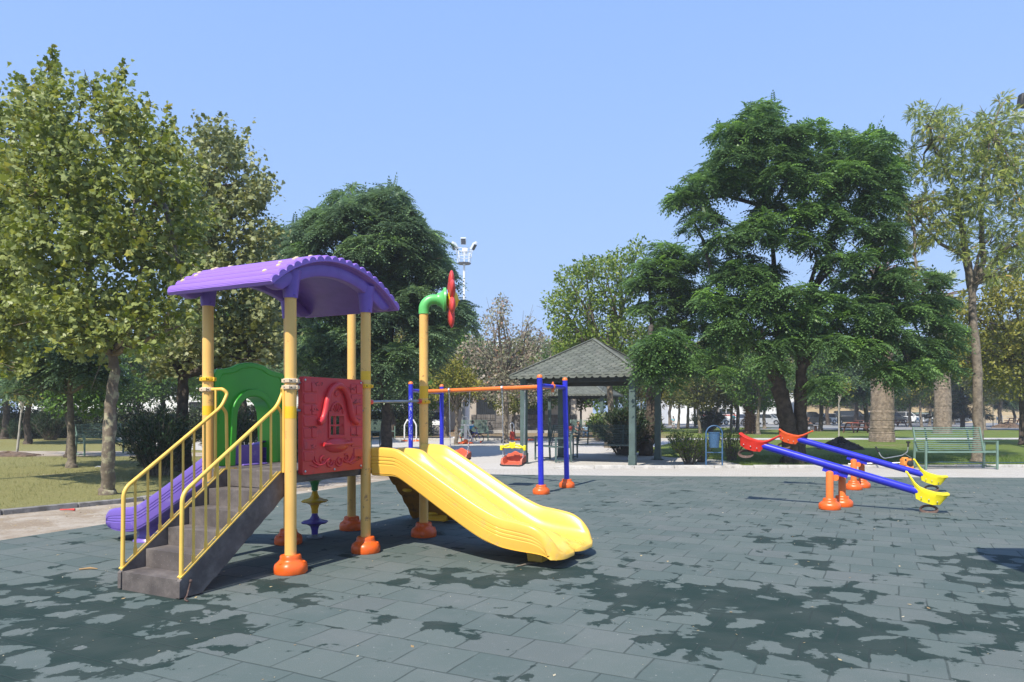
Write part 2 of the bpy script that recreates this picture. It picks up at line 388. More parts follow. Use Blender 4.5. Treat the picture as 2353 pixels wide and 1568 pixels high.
def grass_material():
    m, t, b = newmat('park_ground'); v = coords(t); sp = t.nodes.new('ShaderNodeSeparateXYZ'); t.links.new(v, sp.inputs[0])
    x = E(t, sp.outputs[0]); y = E(t, sp.outputs[1])
    n1 = noise(t, v, .35, 8, .65); n2 = noise(t, v, 22, 6, .7); n3 = noise(t, v, 2.5, 6, .6)
    g = mixc(t, n2.step(.3, .7), (.075, .125, .022), (.185, .235, .06))
    g = mixc(t, n3.step(.45, .7) * .5, g, (.20, .20, .07))
    dry = mixc(t, n2.step(.3, .7), (.22, .19, .08), (.36, .32, .15))
    side = (x * -.22 + (n1 * 3 - 1.5)).step(-.2, .9)                 # drier to the left
    c = mixc(t, side * .72, g, dry)
    dirt = mixc(t, n2, (.20, .13, .085), (.36, .26, .18))
    bare = (x + n1 * 6 - 3).step(14, 8) * (x + n1 * 6).step(-9, -5) * y.step(38, 40)
    c = mixc(t, bare * .85, c, dirt)
    c = mixc(t, n1.step(.56, .68) * .6, c, dirt)
    t.links.new(c, b.inputs['Base Color']); b.inputs['Roughness'].default_value = .95; b.inputs['Specular IOR Level'].default_value = .1
    bump(t, n2 + noise(t, v, 60, 3), b, .7, .05); return m
def sand_material():
    m, t, b = newmat('sandy_dirt'); v = coords(t); n = noise(t, v, 1.2, 8, .65); f = noise(t, v, 35, 6, .75)
    c = mixc(t, n.step(.38, .62), (.29, .225, .16), (.44, .385, .32)); c = mixc(t, f.step(.52, .7) * .6, c, (.60, .50, .36)); c = mixc(t, f.step(.45, .3) * .7, c, (.14, .10, .07))
    t.links.new(c, b.inputs['Base Color']); b.inputs['Roughness'].default_value = .95; bump(t, f, b, .8, .03); return m
def paver_material(name, a=(.47, .445, .41), c2=(.42, .395, .365), bw=.22, rot=0):
    m, t, b = newmat(name); v = coords(t)
    mp = t.nodes.new('ShaderNodeMapping'); mp.inputs['Rotation'].default_value = (0, 0, rot); t.links.new(v, mp.inputs[0])
    br = t.nodes.new('ShaderNodeTexBrick'); t.links.new(mp.outputs[0], br.inputs['Vector']); br.inputs['Scale'].default_value = 1
    br.inputs['Brick Width'].default_value = bw; br.inputs['Row Height'].default_value = bw / 2; br.inputs['Mortar Size'].default_value = .006
    br.inputs['Color1'].default_value = (*a, 1); br.inputs['Color2'].default_value = (*c2, 1); br.inputs['Mortar'].default_value = (.30, .27, .24, 1)
    n = noise(t, v, .8, 8, .65); c = mixc(t, n.step(.45, .72) * .5, br.outputs['Color'], (.40, .36, .31))
    c = mixc(t, noise(t, v, 40, 4, .7).step(.6, .72) * .35, c, (.25, .22, .18))
    t.links.new(c, b.inputs['Base Color']); b.inputs['Roughness'].default_value = .9; bump(t, E(t, br.outputs['Fac']) * -1, b, .3, .01); return m
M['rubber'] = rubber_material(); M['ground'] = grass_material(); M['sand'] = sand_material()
M['paver'] = paver_material('pavers'); M['plaza'] = paver_material('plaza_pavers', (.50, .475, .445), (.47, .445, .415), .4, .4)
m, t, b = newmat('asphalt'); v = coords(t); t.links.new(mixc(t, noise(t, v, .3, 6), (.20, .20, .20), (.30, .30, .30)), b.inputs['Base Color']); b.inputs['Roughness'].default_value = .9; M['asphalt'] = m
m, t, b = newmat('dry_slope'); v = coords(t); t.links.new(mixc(t, noise(t, v, .5, 8, .7).step(.35, .65), (.42, .32, .20), (.30, .24, .14)), b.inputs['Base Color']); b.inputs['Roughness'].default_value = .95; M['dry'] = m

def sheet(name, poly, z, m_, thick=.0):
    mb = MB(); mb.add([(p[0], p[1], z) for p in poly], [tuple(range(len(poly)))]); o = mb.build(name, m_, ang=0)
    return tag(o, kind='structure')
bm_ = MB(); N = 24
gx = [-400, -120, -50, -25, 0, 25, 50, 120, 400]; gy = [-60, 0, 10, 20, 40, 80, 140, 300, 900]
bm_.add([(x, y, -.03) for y in gy for x in gx], [(j * 9 + i, j * 9 + i + 1, (j + 1) * 9 + i + 1, (j + 1) * 9 + i) for j in range(8) for i in range(8)])
tag(bm_.build('ground', 'ground', ang=0), kind='structure')
RC = (-2.25, 18.62)                                              # far left corner of the rubber
def redge(Y): return RC[0] + (Y - RC[1]) * .43
rub = [(redge(-5), -5), (26, -5), (26, 17.0), (12.55, 17.6), (3.34, 18.05), (-.33, 18.5), RC]
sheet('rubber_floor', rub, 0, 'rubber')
sheet('sandy_path', [(redge(-5) - 9, -5), (redge(-5) + .2, -5), (redge(18.6) + .2, 18.6), (-1.5, 20), (-3.6, 20.2), (-5.4, 17.2), (-6.75, 13.1), (-8.05, 11.25), (-12.5, 5.2)], -.014, 'sand')
sheet('paved_path', [(RC[0] - .6, 18.2), (-.33, 18.2), (3.34, 17.8), (12.55, 17.3), (30, 16.6), (30, 21.6), (16, 21.1), (7, 20.75), (1, 20.5), (-3.2, 20.4)], -.010, 'paver')
sheet('plaza', [(-3.2, 20.3), (1, 20.45), (7, 20.7), (7.2, 24.6), (5.6, 25.9), (5.0, 29.5), (9.6, 41), (-24, 43), (-16, 33), (-9, 27), (-5.4, 21.5)], -.018, 'plaza')
sheet('dirt_track', [(-30, 30.5), (-30, 26.6), (-16, 26.6), (-8.5, 26.4), (-8.5, 28), (-16, 30)], -.022, 'sand')
sheet('footpath', [(5.5, 42.3), (60, 44.2), (60, 46.6), (5.5, 45.0)], -.022, 'plaza')
sheet('parking_lot', [(-60, 76), (-6, 74), (14, 72), (30, 80), (120, 80), (120, 112), (-60, 112)], -.02, 'asphalt')
sheet('far_road', [(22, 68), (120, 62), (120, 80), (30, 80)], -.016, 'asphalt')
# dry bank behind the parked cars
mb = MB(); rs = random.Random(5); prof = [(112, -.1), (116, 1.6), (121, 3.4), (128, 4.2), (170, 4.6)]
xs = [12 + i * 6 for i in range(34)]
mb.add([(x, y, z * (1 + .12 * math.sin(x * .11)) * min(1, max(.25, (x - 12) / 40))) for y, z in prof for x in xs], [(j * 34 + i, j * 34 + i + 1, (j + 1) * 34 + i + 1, (j + 1) * 34 + i) for j in range(4) for i in range(33)])
tag(mb.build('dry_bank', 'dry', ang=60), kind='structure')
def kerb(name, pts, label, m_='kerb', w_=.12, h=.07, step=1.0, seed=1):
    rr = random.Random(seed); mb = MB()
    for a, b in zip(pts[:-1], pts[1:]):
        a, b = Vector((*a, 0)), Vector((*b, 0)); L = (b - a).length; n = max(1, int(L / step)); d = (b - a) / L
        for i in range(n):
            p, q = a + d * (L * i / n + .008), a + d * (L * (i + 1) / n - .008); hh = h + rr.uniform(-.008, .008)
            mb.bar(p + Vector((0, 0, hh / 2 - .03)), q + Vector((0, 0, hh / 2 - .03 + rr.uniform(-.004, .004))), w_, hh + .06)
    return tag(mb.build(name, m_, ang=30, bevel=.008, seg=1), label, 'kerb', 'kerb stones around the play area')
kerb('kerb', [(1.2, 20.62), (7, 20.82), (16, 21.2), (30, 21.7)], 'pale kerb of short stones between the paved path and the gazebo and lawn')
kerb('kerb', [(-12.5, 5.2), (-8.05, 11.3), (-6.75, 13.1), (-5.4, 17.2), (-3.6, 20.1)], 'old grey kerb along the sandy strip beside the dry lawn', 'kerb_old', .14, .07, .8, 2)
kerb('kerb', [(-24, 43.1), (9.6, 41.1)], 'thin kerb at the far edge of the pale plaza', 'kerb', .15, .1, 1.5, 3)

# ================================================================ THE PLAY TOWER
tower = thing('play_tower', 'play tower with a purple arched roof, stairs and yellow double slide on the rubber floor', 'play tower', TOWER, TRZ)
GA = {'A': (-.59, -1.18), 'B': (.59, -1.18), 'C': (.59, 0), 'D': (-.59, 0), 'E': (-.59, 1.18), 'F': (.59, 1.18)}
PT = {'A': 2.80, 'B': 2.80, 'C': 2.80, 'D': 2.80, 'E': 2.97, 'F': 2.93}
def foot_mb(c=(0, 0, 0), r=.165, k=6):
    mb = MB(); pr = [(r * .97, 0.0), (r, .012), (r, .06), (r * .93, .095), (r * .74, .118), (r * .66, .13), (r * .63, .145), (r * .63, .165), (r * .58, .178), (r * .40, .18)]
    mb.lathe(pr, c, 36, wob=lambda a, z: 1 + (.035 * max(0, math.cos(a * k)) ** 6 * (1 if .02 < z < .12 else 0)) - .03 * max(0, -math.cos(a * k)) ** 8)
    for i in range(3): a = i * 2.1 + .5; mb.ell((c[0] + r * .80 * math.cos(a), c[1] + r * .80 * math.sin(a), c[2] + .108), (.018, .018, .012), 8, 5)
    return mb
for k, (x, y) in GA.items():
    mb = MB(); mb.tube([(x, y, .05), (x, y, .5), (x, y, 1), (x, y, PT[k])], .0575, 28)
    mb.build('pole', 'yellow_steel', tower)
    foot_mb((x, y, .002)).build('pole_foot', 'orange', tower)
def collar(x, y, z, m_, h=.045):
    mb = MB(); mb.lathe([(.058, z - h / 2), (.070, z - h / 2), (.073, z - h / 4), (.073, z + h / 4), (.070, z + h / 2), (.058, z + h / 2)], (x, y, 0), 28)
    for a in (-70, 20, 110, 200): mb.box((x + .075 * math.cos(R(a)), y + .075 * math.sin(R(a)), z), (.02, .05, h * .8), R(a))
    for a in (-100, -60, -40, 5): mb.ell((x + .073 * math.cos(R(a)), y + .073 * math.sin(R(a)), z), (.009, .009, .007), 8, 4, mi=1)
    mb.build('collar', [m_, 'black'], tower, bevel=.003)
for k, z, m_ in (('A', 1.955, 'yellow_band'), ('A', 1.845, 'beige'), ('B', 1.915, 'beige'), ('B', 1.85, 'beige'), ('C', 1.90, 'yellow_band'), ('F', 1.735, 'yellow_band'), ('E', 1.735, 'yellow_band')):
    collar(*GA[k], z, m_)
for k, z, h in (('C', 2.02, .10), ('F', 1.86, .16), ('A', 1.62, .1), ('B', 1.60, .12)):
    x, y = GA[k]; mb = MB(); mb.tube([(x, y, z - h / 2), (x, y, z + h / 2)], .0583, 28); mb.build('tape_band', 'yellow_band', tower)
# decks
mb = MB(); mb.box((0, -.59, .95), (1.10, 1.16, .10)); mb.box((0, .59, .95), (1.10, 1.16, .10))
for s_ in (-1, 1): mb.box((s_ * .52, 0, .945), (.035, 2.3, .125)); mb.box((0, s_ * 1.17, .945), (1.06, .035, .125))
mb.build('deck', 'deck', tower, bevel=.006)
# --- stairs
st = MB(); x0, x1 = -.26, .46; n = 6; y0 = -2.39; tr = .236
for i in range(5):
    yf = y0 + i * tr
    st.box(((x0 + x1) / 2, yf + .02, (i + 1) * .165 - .0825), (x1 - x0, .04, .165)); st.box(((x0 + x1) / 2, yf + .042 + tr / 2, (i + 1) * .165 - .0205), (x1 - x0 - .001, tr, .04))
st.box(((x0 + x1) / 2, y0 + 5 * tr + .01, .915), (x1 - x0, .03, .165))
mb = st
for i in range(6):
    yf = y0 + min(i, 5) * tr - (.001 if i < 5 else .006)
    for r_ in range(3):
        for j in range(8 - r_ % 2): mb.ell((x0 + .06 + (j + (r_ % 2) * .5) * .08, yf, i * .165 + .04 + r_ * .042), (.003, .002, .003), 6, 4, mi=1)
stairs = st.build('stairs', ['deck', 'stud'], tower, bevel=.008, seg=2)
def stringer(x, s_, name):
    lo, up = (y0 - .005, .0), (y0 + 5 * tr - .03, 1.0)
    poly = [(y0 - .01, .01), (y0 - .01, .155), (y0 + .03, .19), (y0 + 5 * tr - .02, 1.0), (y0 + 5 * tr + .03, 1.0), (y0 + 5 * tr + .03, .76)]
    k = 26; a, b_ = Vector((y0 + 5 * tr + .03, .76)), Vector((y0 + .22, .008)); rr = random.Random(8)
    for i in range(1, k):                                      # crumbled lower edge
        p = a.lerp(b_, i / k); poly.append((p.x + rr.uniform(-.004, .004), p.y + rr.uniform(-.006, .006)))
    poly.append((b_.x, b_.y))
    q = Matrix(((0, 0, 1), (1, 0, 0), (0, 1, 0)))
    mb = MB(); mb.prism(poly, .045, q, (x, 0, 0)); return mb.build('stringer', 'deck', stairs, bevel=.004)
def zs(y): return .19 + (y - (y0 + .03)) * (.81 / (5 * tr - .05))
def railing(x, s_):
    r = MB(); ya, yb = y0 + .005, y0 + 5 * tr - .03; r.bar((x, ya, zs(ya) + .012), (x, yb, zs(yb) + .012), .048, .012); r.bar((x, yb, zs(yb) + .012), (x, yb + .16, zs(yb) + .012), .048, .012)
    rail = r.build('railing_rail', 'yellow_rail', stairs)
    px, py = (-.59, -1.18) if s_ < 0 else (.59, -1.18)
    h = MB(); top = zs(yb) + .70
    path = round_path([(x, ya + .02, zs(ya)), (x, ya + .03, .90), (x, yb - .02, 1.66), (x, yb + .055, 1.80), (x + .03 * s_, yb + .02, 1.845), (px - .05 * s_, py - .0, 1.845)], .08, 6)
    h.tube(path, .0185, 12); 
    h.tube(round_path([(x, yb - .02, 1.66), (x, yb + .04, 1.60), (x, yb + .05, 1.0)], .05), .017, 10)
    h.build('handrail', 'yellow_rail', rail)
    for i in range(8):
        y = ya + .145 + i * (yb - ya - .12) / 8; zb = zs(y) + .01; zt = .90 + (y - ya - .03) * (.78 / (yb - ya - .01)) - .012
        b_ = MB(); b_.tube([(x, y, zb), (x, y, zb + .04), (x, y, zb + .09), (x, y, zt)], [.0135, .014, .0115, .0115], 10, flat=(1, 1)); b_.box((x, y, zb + .03), (.008, .034, .07))
        b_.build('baluster', 'yellow_rail', rail)
    b_ = MB(); xe = x + (px - x) * .45; b_.tube([(xe, yb + .02, 1.0), (xe, yb + .02, 1.845)], .012, 10); b_.build('baluster', 'yellow_rail', rail)
    b_ = MB()
    for i in range(4): y = ya + .06 + i * .3; b_.ell((x + s_ * .004, y, zs(y) + .022), (.014, .014, .008), 8, 5)
    b_.build('bolt', 'chrome', rail)
for s_, x in ((-1, x0 - .03), (1, x1 + .03)): stringer(x, s_, 'stringer'); railing(x, s_)
mb = MB(); mb.tube(round_path([(x1 + .055, y0 + .10, .14), (x1 + .06, y0 + .06, .02), (x1 + .10, y0 - .0, .008), (x1 + .17, y0 - .02, .008)], .03), .007, 8); mb.ell((x1 + .056, y0 + .10, .14), .016, 8, 6); mb.build('anchor_bolt', 'tyre_ring', stairs)
# --- arched roof
cy_, hw, zE, zT = -.565, .985, 2.80, 3.165
rise = zT - zE; RR = (hw * hw + rise * rise) / (2 * rise); zc = zT - RR; A0 = math.asin(hw / RR)
def ap(a, off=0, x=0): return Vector((x, cy_ + (RR + off) * math.sin(a), zc + (RR + off) * math.cos(a)))
NP = 19; per = 7; sheet_ = []
top = []; bot = []
for i in range(NP * per + 1):
    a = -A0 + 2 * A0 * i / (NP * per); ph = (i % per) / per; top.append((a, .048 + .036 * abs(math.sin(math.pi * i / per)) ** .6)); bot.append((a, .012))
ring = lambda x, sc_=1: [ap(a, o, x) for a, o in top] + [ap(a, o, x) for a, o in reversed(bot)]
xl, xr = -.72, .74; xs_ = [xl, xl + .012, xl + .04] + [xl + .04 + (xr - xl - .08) * i / 6 for i in range(1, 6)] + [xr - .04, xr - .012, xr]
rings = []
for i, x in enumerate(xs_):
    sh = .012 if i in (0, len(xs_) - 1) else 0; rr_ = ring(x); rr_ = [p + (Vector((0, cy_, zc)) - Vector((0, p.y, p.z))).normalized() * sh * (1 if j < len(top) else -.5) for j, p in enumerate(rr_)]
    rings.append([p + Vector((.0, 0, 0)) for p in rr_])
m, t, b = newmat('purple_wood_look_plastic'); v = coords(t)
mp = t.nodes.new('ShaderNodeMapping'); mp.inputs['Scale'].default_value = (1.2, 9, 9); t.links.new(v, mp.inputs[0])
wv = t.nodes.new('ShaderNodeTexWave'); wv.inputs['Scale'].default_value = 2.6; wv.inputs['Distortion'].default_value = 5; wv.inputs['Detail'].default_value = 2; wv.bands_direction = 'Z'; t.links.new(mp.outputs[0], wv.inputs['Vector'])
t.links.new(mixc(t, noise(t, v, 3, 5), (.26, .13, .53), (.30, .16, .58)), b.inputs['Base Color']); b.inputs['Roughness'].default_value = .42; bump(t, E(t, wv.outputs['Fac']), b, .45, .006); M['purple_roof'] = m
M['purple_arch'] = mat('purple_arch_plastic', (.17, .09, .42), .4, var=.07)
roof = MB().loft(rings).build('roof', 'purple_roof', tower, ang=30)
for x in (-.62, .60):                                            # hanging arch beams
    rg = []
    for i in range(41):
        a = -A0 * .93 + 2 * A0 * .93 * i / 40; e = min(1, min(i, 40 - i) / 2.2 + .35); d_ = .13 * e
        if i in (0, 40): d_ = .05
        w2 = .055
        rg.append([ap(a, .012, x - w2), ap(a, .012, x + w2), ap(a, -d_ * .45, x + w2 + .012), ap(a, -d_, x + w2 - .012), ap(a, -d_, x - w2 + .012), ap(a, -d_ * .45, x - w2 - .012)])
    MB().loft(rg).build('roof_arch', 'purple_arch', roof, ang=50, bevel=.01)
mb = MB(); rg = [[ap(-A0 * .97 + 2 * A0 * .97 * i / 30, o, x) for o, x in ((.010, -.67), (.010, .70), (-.012, .66), (-.012, -.64))] for i in range(31)]
mb.loft(rg); mb.build('roof_lining', 'purple_arch', roof, ang=50)
for k in 'ABCD':
    x, y = GA[k]; a = math.asin((y - cy_) / RR); zt = ap(a).z - .02
    mb = MB(); mb.lathe([(.062, 2.74), (.070, 2.74), (.072, 2.76), (.086, 2.90), (.105, zt)], (x, y, 0), 26, wob=lambda a, z: 1 + .012 * math.cos(a * 10)); mb.ell((x + .07, y - .02, 2.77), (.012, .012, .012), 8, 6); mb.build('pole_sleeve', 'purple_arch', roof)
for ix, x in enumerate((-.60, .56)):
    for i in range(17):
        a = -A0 + 2 * A0 * (i + 1.5) / NP; p = ap(a, .082, x + (.05 if i % 2 else -.03)); nrm = (p - Vector((p.x, cy_, zc))).normalized()
        mb = MB(); mb.lathe([(.026, -.008), (.026, .002), (.021, .010), (.010, .014)], p, 14, q=q_axis(nrm)); mb.build('roof_cap', 'beige', roof)
# --- panels
def rot_panel(x): return Matrix(((0, 0, 1), (1, 0, 0), (0, 1, 0)))   # local (u,v,t) -> (y,z,x)
QP = rot_panel(0)
def bandring(out, inn):                                           # strip between two equal length outlines
    return out, inn
gx_ = -.60
def arch_outline(w_, zb, zt, n=18, flare=0):
    o = [(-w_ - flare, zb)]; r = w_
    for i in range(n + 1): a = math.pi * (1 - i / n); o.append((r * math.cos(a), zt - r * .95 + r * .95 * math.sin(a)))
    o.append((w_ + flare, zb)); return o
outer = [(-.51, 1.01), (-.53, 1.5), (-.52, 2.02), (-.48, 2.07), (-.38, 2.08), (-.28, 2.10), (-.18, 2.145), (-.08, 2.165), (0, 2.17), (.08, 2.165), (.18, 2.145), (.28, 2.10), (.38, 2.08), (.48, 2.07), (.52, 2.02), (.53, 1.5), (.51, 1.01)]
inn = arch_outline(.255, 1.01, 1.79, 14, .03)
gq = Matrix(((0, 0, 1), (1, 0, 0), (0, 1, 0)))
def holed(mb, outer, inner, t0, t1, yc, x, mi=0, closed=False):
    no, ni = len(outer), len(inner); assert no == ni
    rings = []
    for T_ in (t0, t1): rings.append([Vector((x + T_, yc + u, v_)) for u, v_ in outer] + [Vector((x + T_, yc + u, v_)) for u, v_ in inner])
    vs = rings[0] + rings[1]; fs = []; n2 = 2 * no
    for i in range(no if closed else no - 1):
        j = (i + 1) % no
        fs.append((i, j, no + j, no + i)); fs.append((n2 + j, n2 + i, n2 + no + i, n2 + no + j))
        fs.append((i, n2 + i, n2 + j, j)); fs.append((no + i, no + j, n2 + no + j, n2 + no + i))
    for i in () if closed else (0, no - 1): fs.append((i, no + i, n2 + no + i, n2 + i))
    return mb.add(vs, fs, mi)
mb = MB(); holed(mb, outer, inn, -.035, .035, -.59, gx_)
gp_ = mb.build('arch_panel', 'green_plastic', tower, ang=35, bevel=.012, seg=3)
mb = MB(); o1 = arch_outline(.325, 1.01, 1.87, 14, .035)
holed(mb, o1, arch_outline(.245, 1.008, 1.78, 14, .03), -.16, .075, -.59, gx_); mb.build('tunnel_rim', 'green_plastic', gp_, ang=35, bevel=.014, seg=3)
mb = MB(); pts = [(gx_ + .036, -.59 + u * .86, 1.05 + (v_ - 1.05) * .95) for u, v_ in outer[1:-1]]; mb.tube(pts, .008, 6); mb.build('raised_line', 'green_plastic', gp_)
# red play house panel
m_ = MB(); W2, z0r, z1r = .475, .965, 1.965; yc = -.585; yw = -.545; xr0 = .605
def rbox(mb, y, z, w_, h, x, d_, mi=0): mb.box((x, y, z), (d_, w_, h), mi=mi)
# slab around a 2x2 window
wz0, wz1, wy = 1.36, 1.56, .108
out = [(-W2, z0r), (-W2, z1r), (W2, z1r), (W2, z0r)]; inw = [(-wy, wz0), (-wy, wz1), (wy, wz1), (wy, wz0)]
mb = MB(); o8 = [(-W2 + .02, z0r), (-W2, z0r + .02), (-W2, z1r - .03), (-W2 + .03, z1r), (W2 - .03, z1r), (W2, z1r - .03), (W2, z0r + .02), (W2 - .02, z0r)]
i8 = [(u_ + yw - yc, v_) for u_, v_ in ((-wy + .001, wz0), (-wy, wz0 + .001), (-wy, wz1 - .001), (-wy + .001, wz1), (wy - .001, wz1), (wy, wz1 - .001), (wy, wz0 + .001), (wy - .001, wz0))]
holed(mb, o8, i8, -.03, .03, yc, xr0, closed=True)
rp = mb.build('house_panel', 'red_plastic', tower, ang=35, bevel=.012, seg=3)
mb = MB(); mb.box((xr0, yw, (wz0 + wz1) / 2), (.03, .016, wz1 - wz0)); mb.box((xr0, yw, (wz0 + wz1) / 2), (.0298, 2 * wy, .018)); 
for u in (-1, 1): mb.box((xr0 + .033, yw + u * (wy + .014), (wz0 + wz1) / 2 + .01), (.02, .028, .29))
mb.box((xr0 + .033, yw, wz0 - .02), (.0198, .24, .03)); mb.box((xr0 + .033, yw, wz1 + .012), (.0198, .24, .024))
mb.tube([(xr0 + .033, yw + .10 * math.cos(a), wz1 + .02 + .125 * math.sin(a)) for a in [math.pi * i / 14 for i in range(15)]], .012, 8)
for a in (40, 65, 90, 115, 140): mb.bar((xr0 + .033, yw + .03 * math.cos(R(a)), wz1 + .025 + .03 * math.sin(R(a))), (xr0 + .033, yw + .095 * math.cos(R(a)), wz1 + .02 + .115 * math.sin(R(a))), .014, .008)
mb.lathe([(.035, 0), (.035, .008), (.02, .010), (.018, .003)], (xr0 + .03, yw, 1.80), 18, q=q_axis((1, 0, 0))); 
mb.build('window_frame', 'red_plastic', rp, bevel=.003)
mb = MB(); hood = [(-.30, 1.49), (-.235, 1.53), (-.20, 1.62), (-.17, 1.74), (-.11, 1.84), (-.045, 1.885), (0, 1.89), (.045, 1.885), (.11, 1.84), (.17, 1.74), (.20, 1.62), (.235, 1.53), (.30, 1.49)]
mb.tube(round_path([(xr0 + .05, yw + u, v_) for u, v_ in hood], .05, 3), .034, 12); mb.ell((xr0 + .05, yw - .27, 1.50), .034, 12, 8); mb.ell((xr0 + .05, yw + .31, 1.49), .036, 12, 8); mb.build('hood_moulding', 'red_plastic', rp)
mb = MB(); mb.tube([(xr0 + .05, yw - .23, 1.265), (xr0 + .06, yw, 1.255), (xr0 + .05, yw + .23, 1.265)], .022, 12); mb.ell((xr0 + .02, yw, 1.25), (.06, .20, .085), 20, 10); mb.build('window_box', 'red_plastic', rp)
mb = MB(); bricks = []
for r_ in range(8):
    z = 1.035 + r_ * .118
    if r_ < 1: continue
    for s_ in (-1, 1):
        lim = .25
        if r_ == 1: mb.box((xr0 + .030, yc + s_ * (.39), z), (.018, .14, .10)); continue
        cuts = [(W2 - .015, .36), (.345, .265)] if r_ % 2 else [(W2 - .015, .275)]
        for a, b_ in cuts: mb.box((xr0 + .030, yc + s_ * (a + b_) / 2, z), (.018, a - b_, .10))
mb.build('relief_brick', 'red_plastic', rp, bevel=.006)
mb = MB()                                                         # scroll ornament
def spiral(cy, cz, r, s_, turns=1.2, a0=0): return [(xr0 + .034, cy + s_ * r * (1 - .72 * k / 24) * math.cos(a0 + turns * 2 * math.pi * k / 24), cz + r * (1 - .72 * k / 24) * math.sin(a0 + turns * 2 * math.pi * k / 24)) for k in range(25)]
for s_ in (-1, 1):
    mb.tube(spiral(yc + s_ * .075, 1.075, .062, s_, 1.3, 3), .011, 8); mb.tube(spiral(yc + s_ * .19, 1.10, .045, -s_, 1.0, 1), .010, 8)
    mb.tube([(xr0 + .034, yc + s_ * u, z) for u, z in ((.12, 1.10), (.17, 1.06), (.24, 1.05), (.31, 1.08), (.36, 1.13))], [.010, .012, .012, .010, .004], 8)
    mb.tube([(xr0 + .034, yc + s_ * u, z) for u, z in ((.24, 1.05), (.29, 1.10), (.31, 1.15))], [.010, .010, .004], 8); mb.tube([(xr0 + .034, yc + s_ * u, z) for u, z in ((.20, 1.06), (.27, 1.03), (.37, 1.06))], [.010, .010, .004], 8)
mb.build('scroll_ornament', 'red_plastic', rp)
mb = MB(); rr = random.Random(4)
for cy1, cz1, n_ in ((-.25, 1.90, 9), (.28, 1.87, 10), (.36, 1.72, 14), (-.33, 1.62, 7), (.34, 1.52, 6), (-.35, 1.45, 5), (.33, 1.35, 6), (.40, 1.08, 8), (-.10, 1.62, 5), (.08, 1.63, 6), (-.34, 1.25, 5)):
    for k in range(n_):
        a = (xr0 + .041, yc + cy1 + rr.uniform(-.06, .06), cz1 + rr.uniform(-.018, .018)); mb.bar(a, (a[0], a[1] + rr.uniform(-.02, .03), a[2] + rr.uniform(-.018, .018)), .003, .004)
mb.build('pen_scribble', 'ink', rp, ang=0)
mb = MB()
for u in (-.44, .44):
    for z in (1.0, 1.93): mb.ell((xr0 + .035, yc + u, z), (.008, .013, .013), 10, 6)
mb.ell((xr0 + .035, yc + .0, .99), (.008, .013, .013), 10, 6); mb.build('bolt', 'chrome', rp)
for z in (1.90, 1.62):
    mb = MB(); mb.tube([(.59, -1.12, z), (.60, -1.04, z)], .016, 10); mb.tube([(.60, -.12, z), (.59, -.06, z)], .016, 10); mb.build('panel_bracket', 'grey_pipe', tower)
# --- slides
def close_mouth(mb, rings):
    ns, nt_ = slide.n; n = len(rings[0]); base = (len(rings) - 1) * n; N_ = ns + nt_ + ns
    top_ = [base + ns + i for i in range(nt_)]; bt = [base + N_ + (nt_ - 1 - i) for i in range(nt_)]
    mb.f += [(top_[i], top_[i + 1], bt[i + 1], bt[i]) for i in range(nt_ - 1)]
    mb.f += [tuple([base + i for i in range(ns + 1)] + [bt[0]]), tuple([base + ns + nt_ - 1 + i for i in range(ns + 1)] + [bt[-1]])]
    mb.mi += [0] * (nt_ + 1); return mb
def slide(W, stations, ridge, mats_name, grooves, lobes, end_w, wt=.075):
    rings = []; fine = []
    for i in range(len(stations) - 1):
        a, b_ = stations[i], stations[i + 1]; n_ = 6
        for k in range(n_): fine.append([a[j] + (b_[j] - a[j]) * k / n_ for j in range(len(a))])
    fine.append(stations[-1]); F_ = np.array(fine, float)
    for _ in range(5): G = F_.copy(); G[1:-1] = (F_[:-2] + 2 * F_[1:-1] + F_[2:]) / 4; F_ = G
    for (x, zf, wh, rh, tk, ex, wsc) in F_:
        L = [(-W + .05, -tk), (-W + .018, -tk + .01)]
        zb, zt_ = -tk + .02, wh - .03
        for g in range(grooves):
            u = (g + 1) / (grooves + 1); z_ = zb + (zt_ - zb) * (.28 + .60 * u * .95)
            L += [(-W, z_ - .014), (-W, z_ - .006), (-W + .007, z_ - .001), (-W + .007, z_ + .001), (-W, z_ + .006), (-W, z_ + .014)]
        L += [(-W, wh - .025), (-W + .008, wh - .008), (-W + .03, wh), (-W + wt - .02, wh - .004), (-W + wt, wh - .025), (-W + wt + .025, wh * .45), (-W + wt + .06, .035), (-W + wt + .11, .008)]
        if ridge: L += [(-.16, .004), (-.105, .02), (-.07, rh * .55), (-.045, rh - .02), (-.022, rh), (0, rh + .002)]
        else: L += [(-.05, 0)]
        k0 = 2                                                   # side wall points come first, then the top side
        side = L[:k0 + grooves * 6 + 1] if grooves else L[:3]; topL = L[len(side):]
        Rt = [(-y, z) for y, z in reversed(topL if not ridge else topL[:-1])]; top = topL + Rt
        bot = [(y, -tk * (1 - .25 * (abs(y) / W) ** 4)) for y, z in reversed(top)]
        prof = side + top + [(-y, z) for y, z in reversed(side)] + bot; r_ = []; slide.n = (len(side), len(top))
        for y, z in prof:
            u = abs(y) * 1.0
            if ridge: q = max(-1, min(1, (u - W * .5) / (W * .5))); lb = max(0, 1 - abs(q) ** 3.2) ** .7
            else: lb = max(0, 1 - (u / W) ** 2) ** .8
            r_.append((x + ex * (lb - .35), y * wsc, zf + z))
        rings.append(r_)
    return rings
Yl = lambda rings, yc_: [[(x, y + yc_, z) for x, y, z in r_] for r_ in rings]
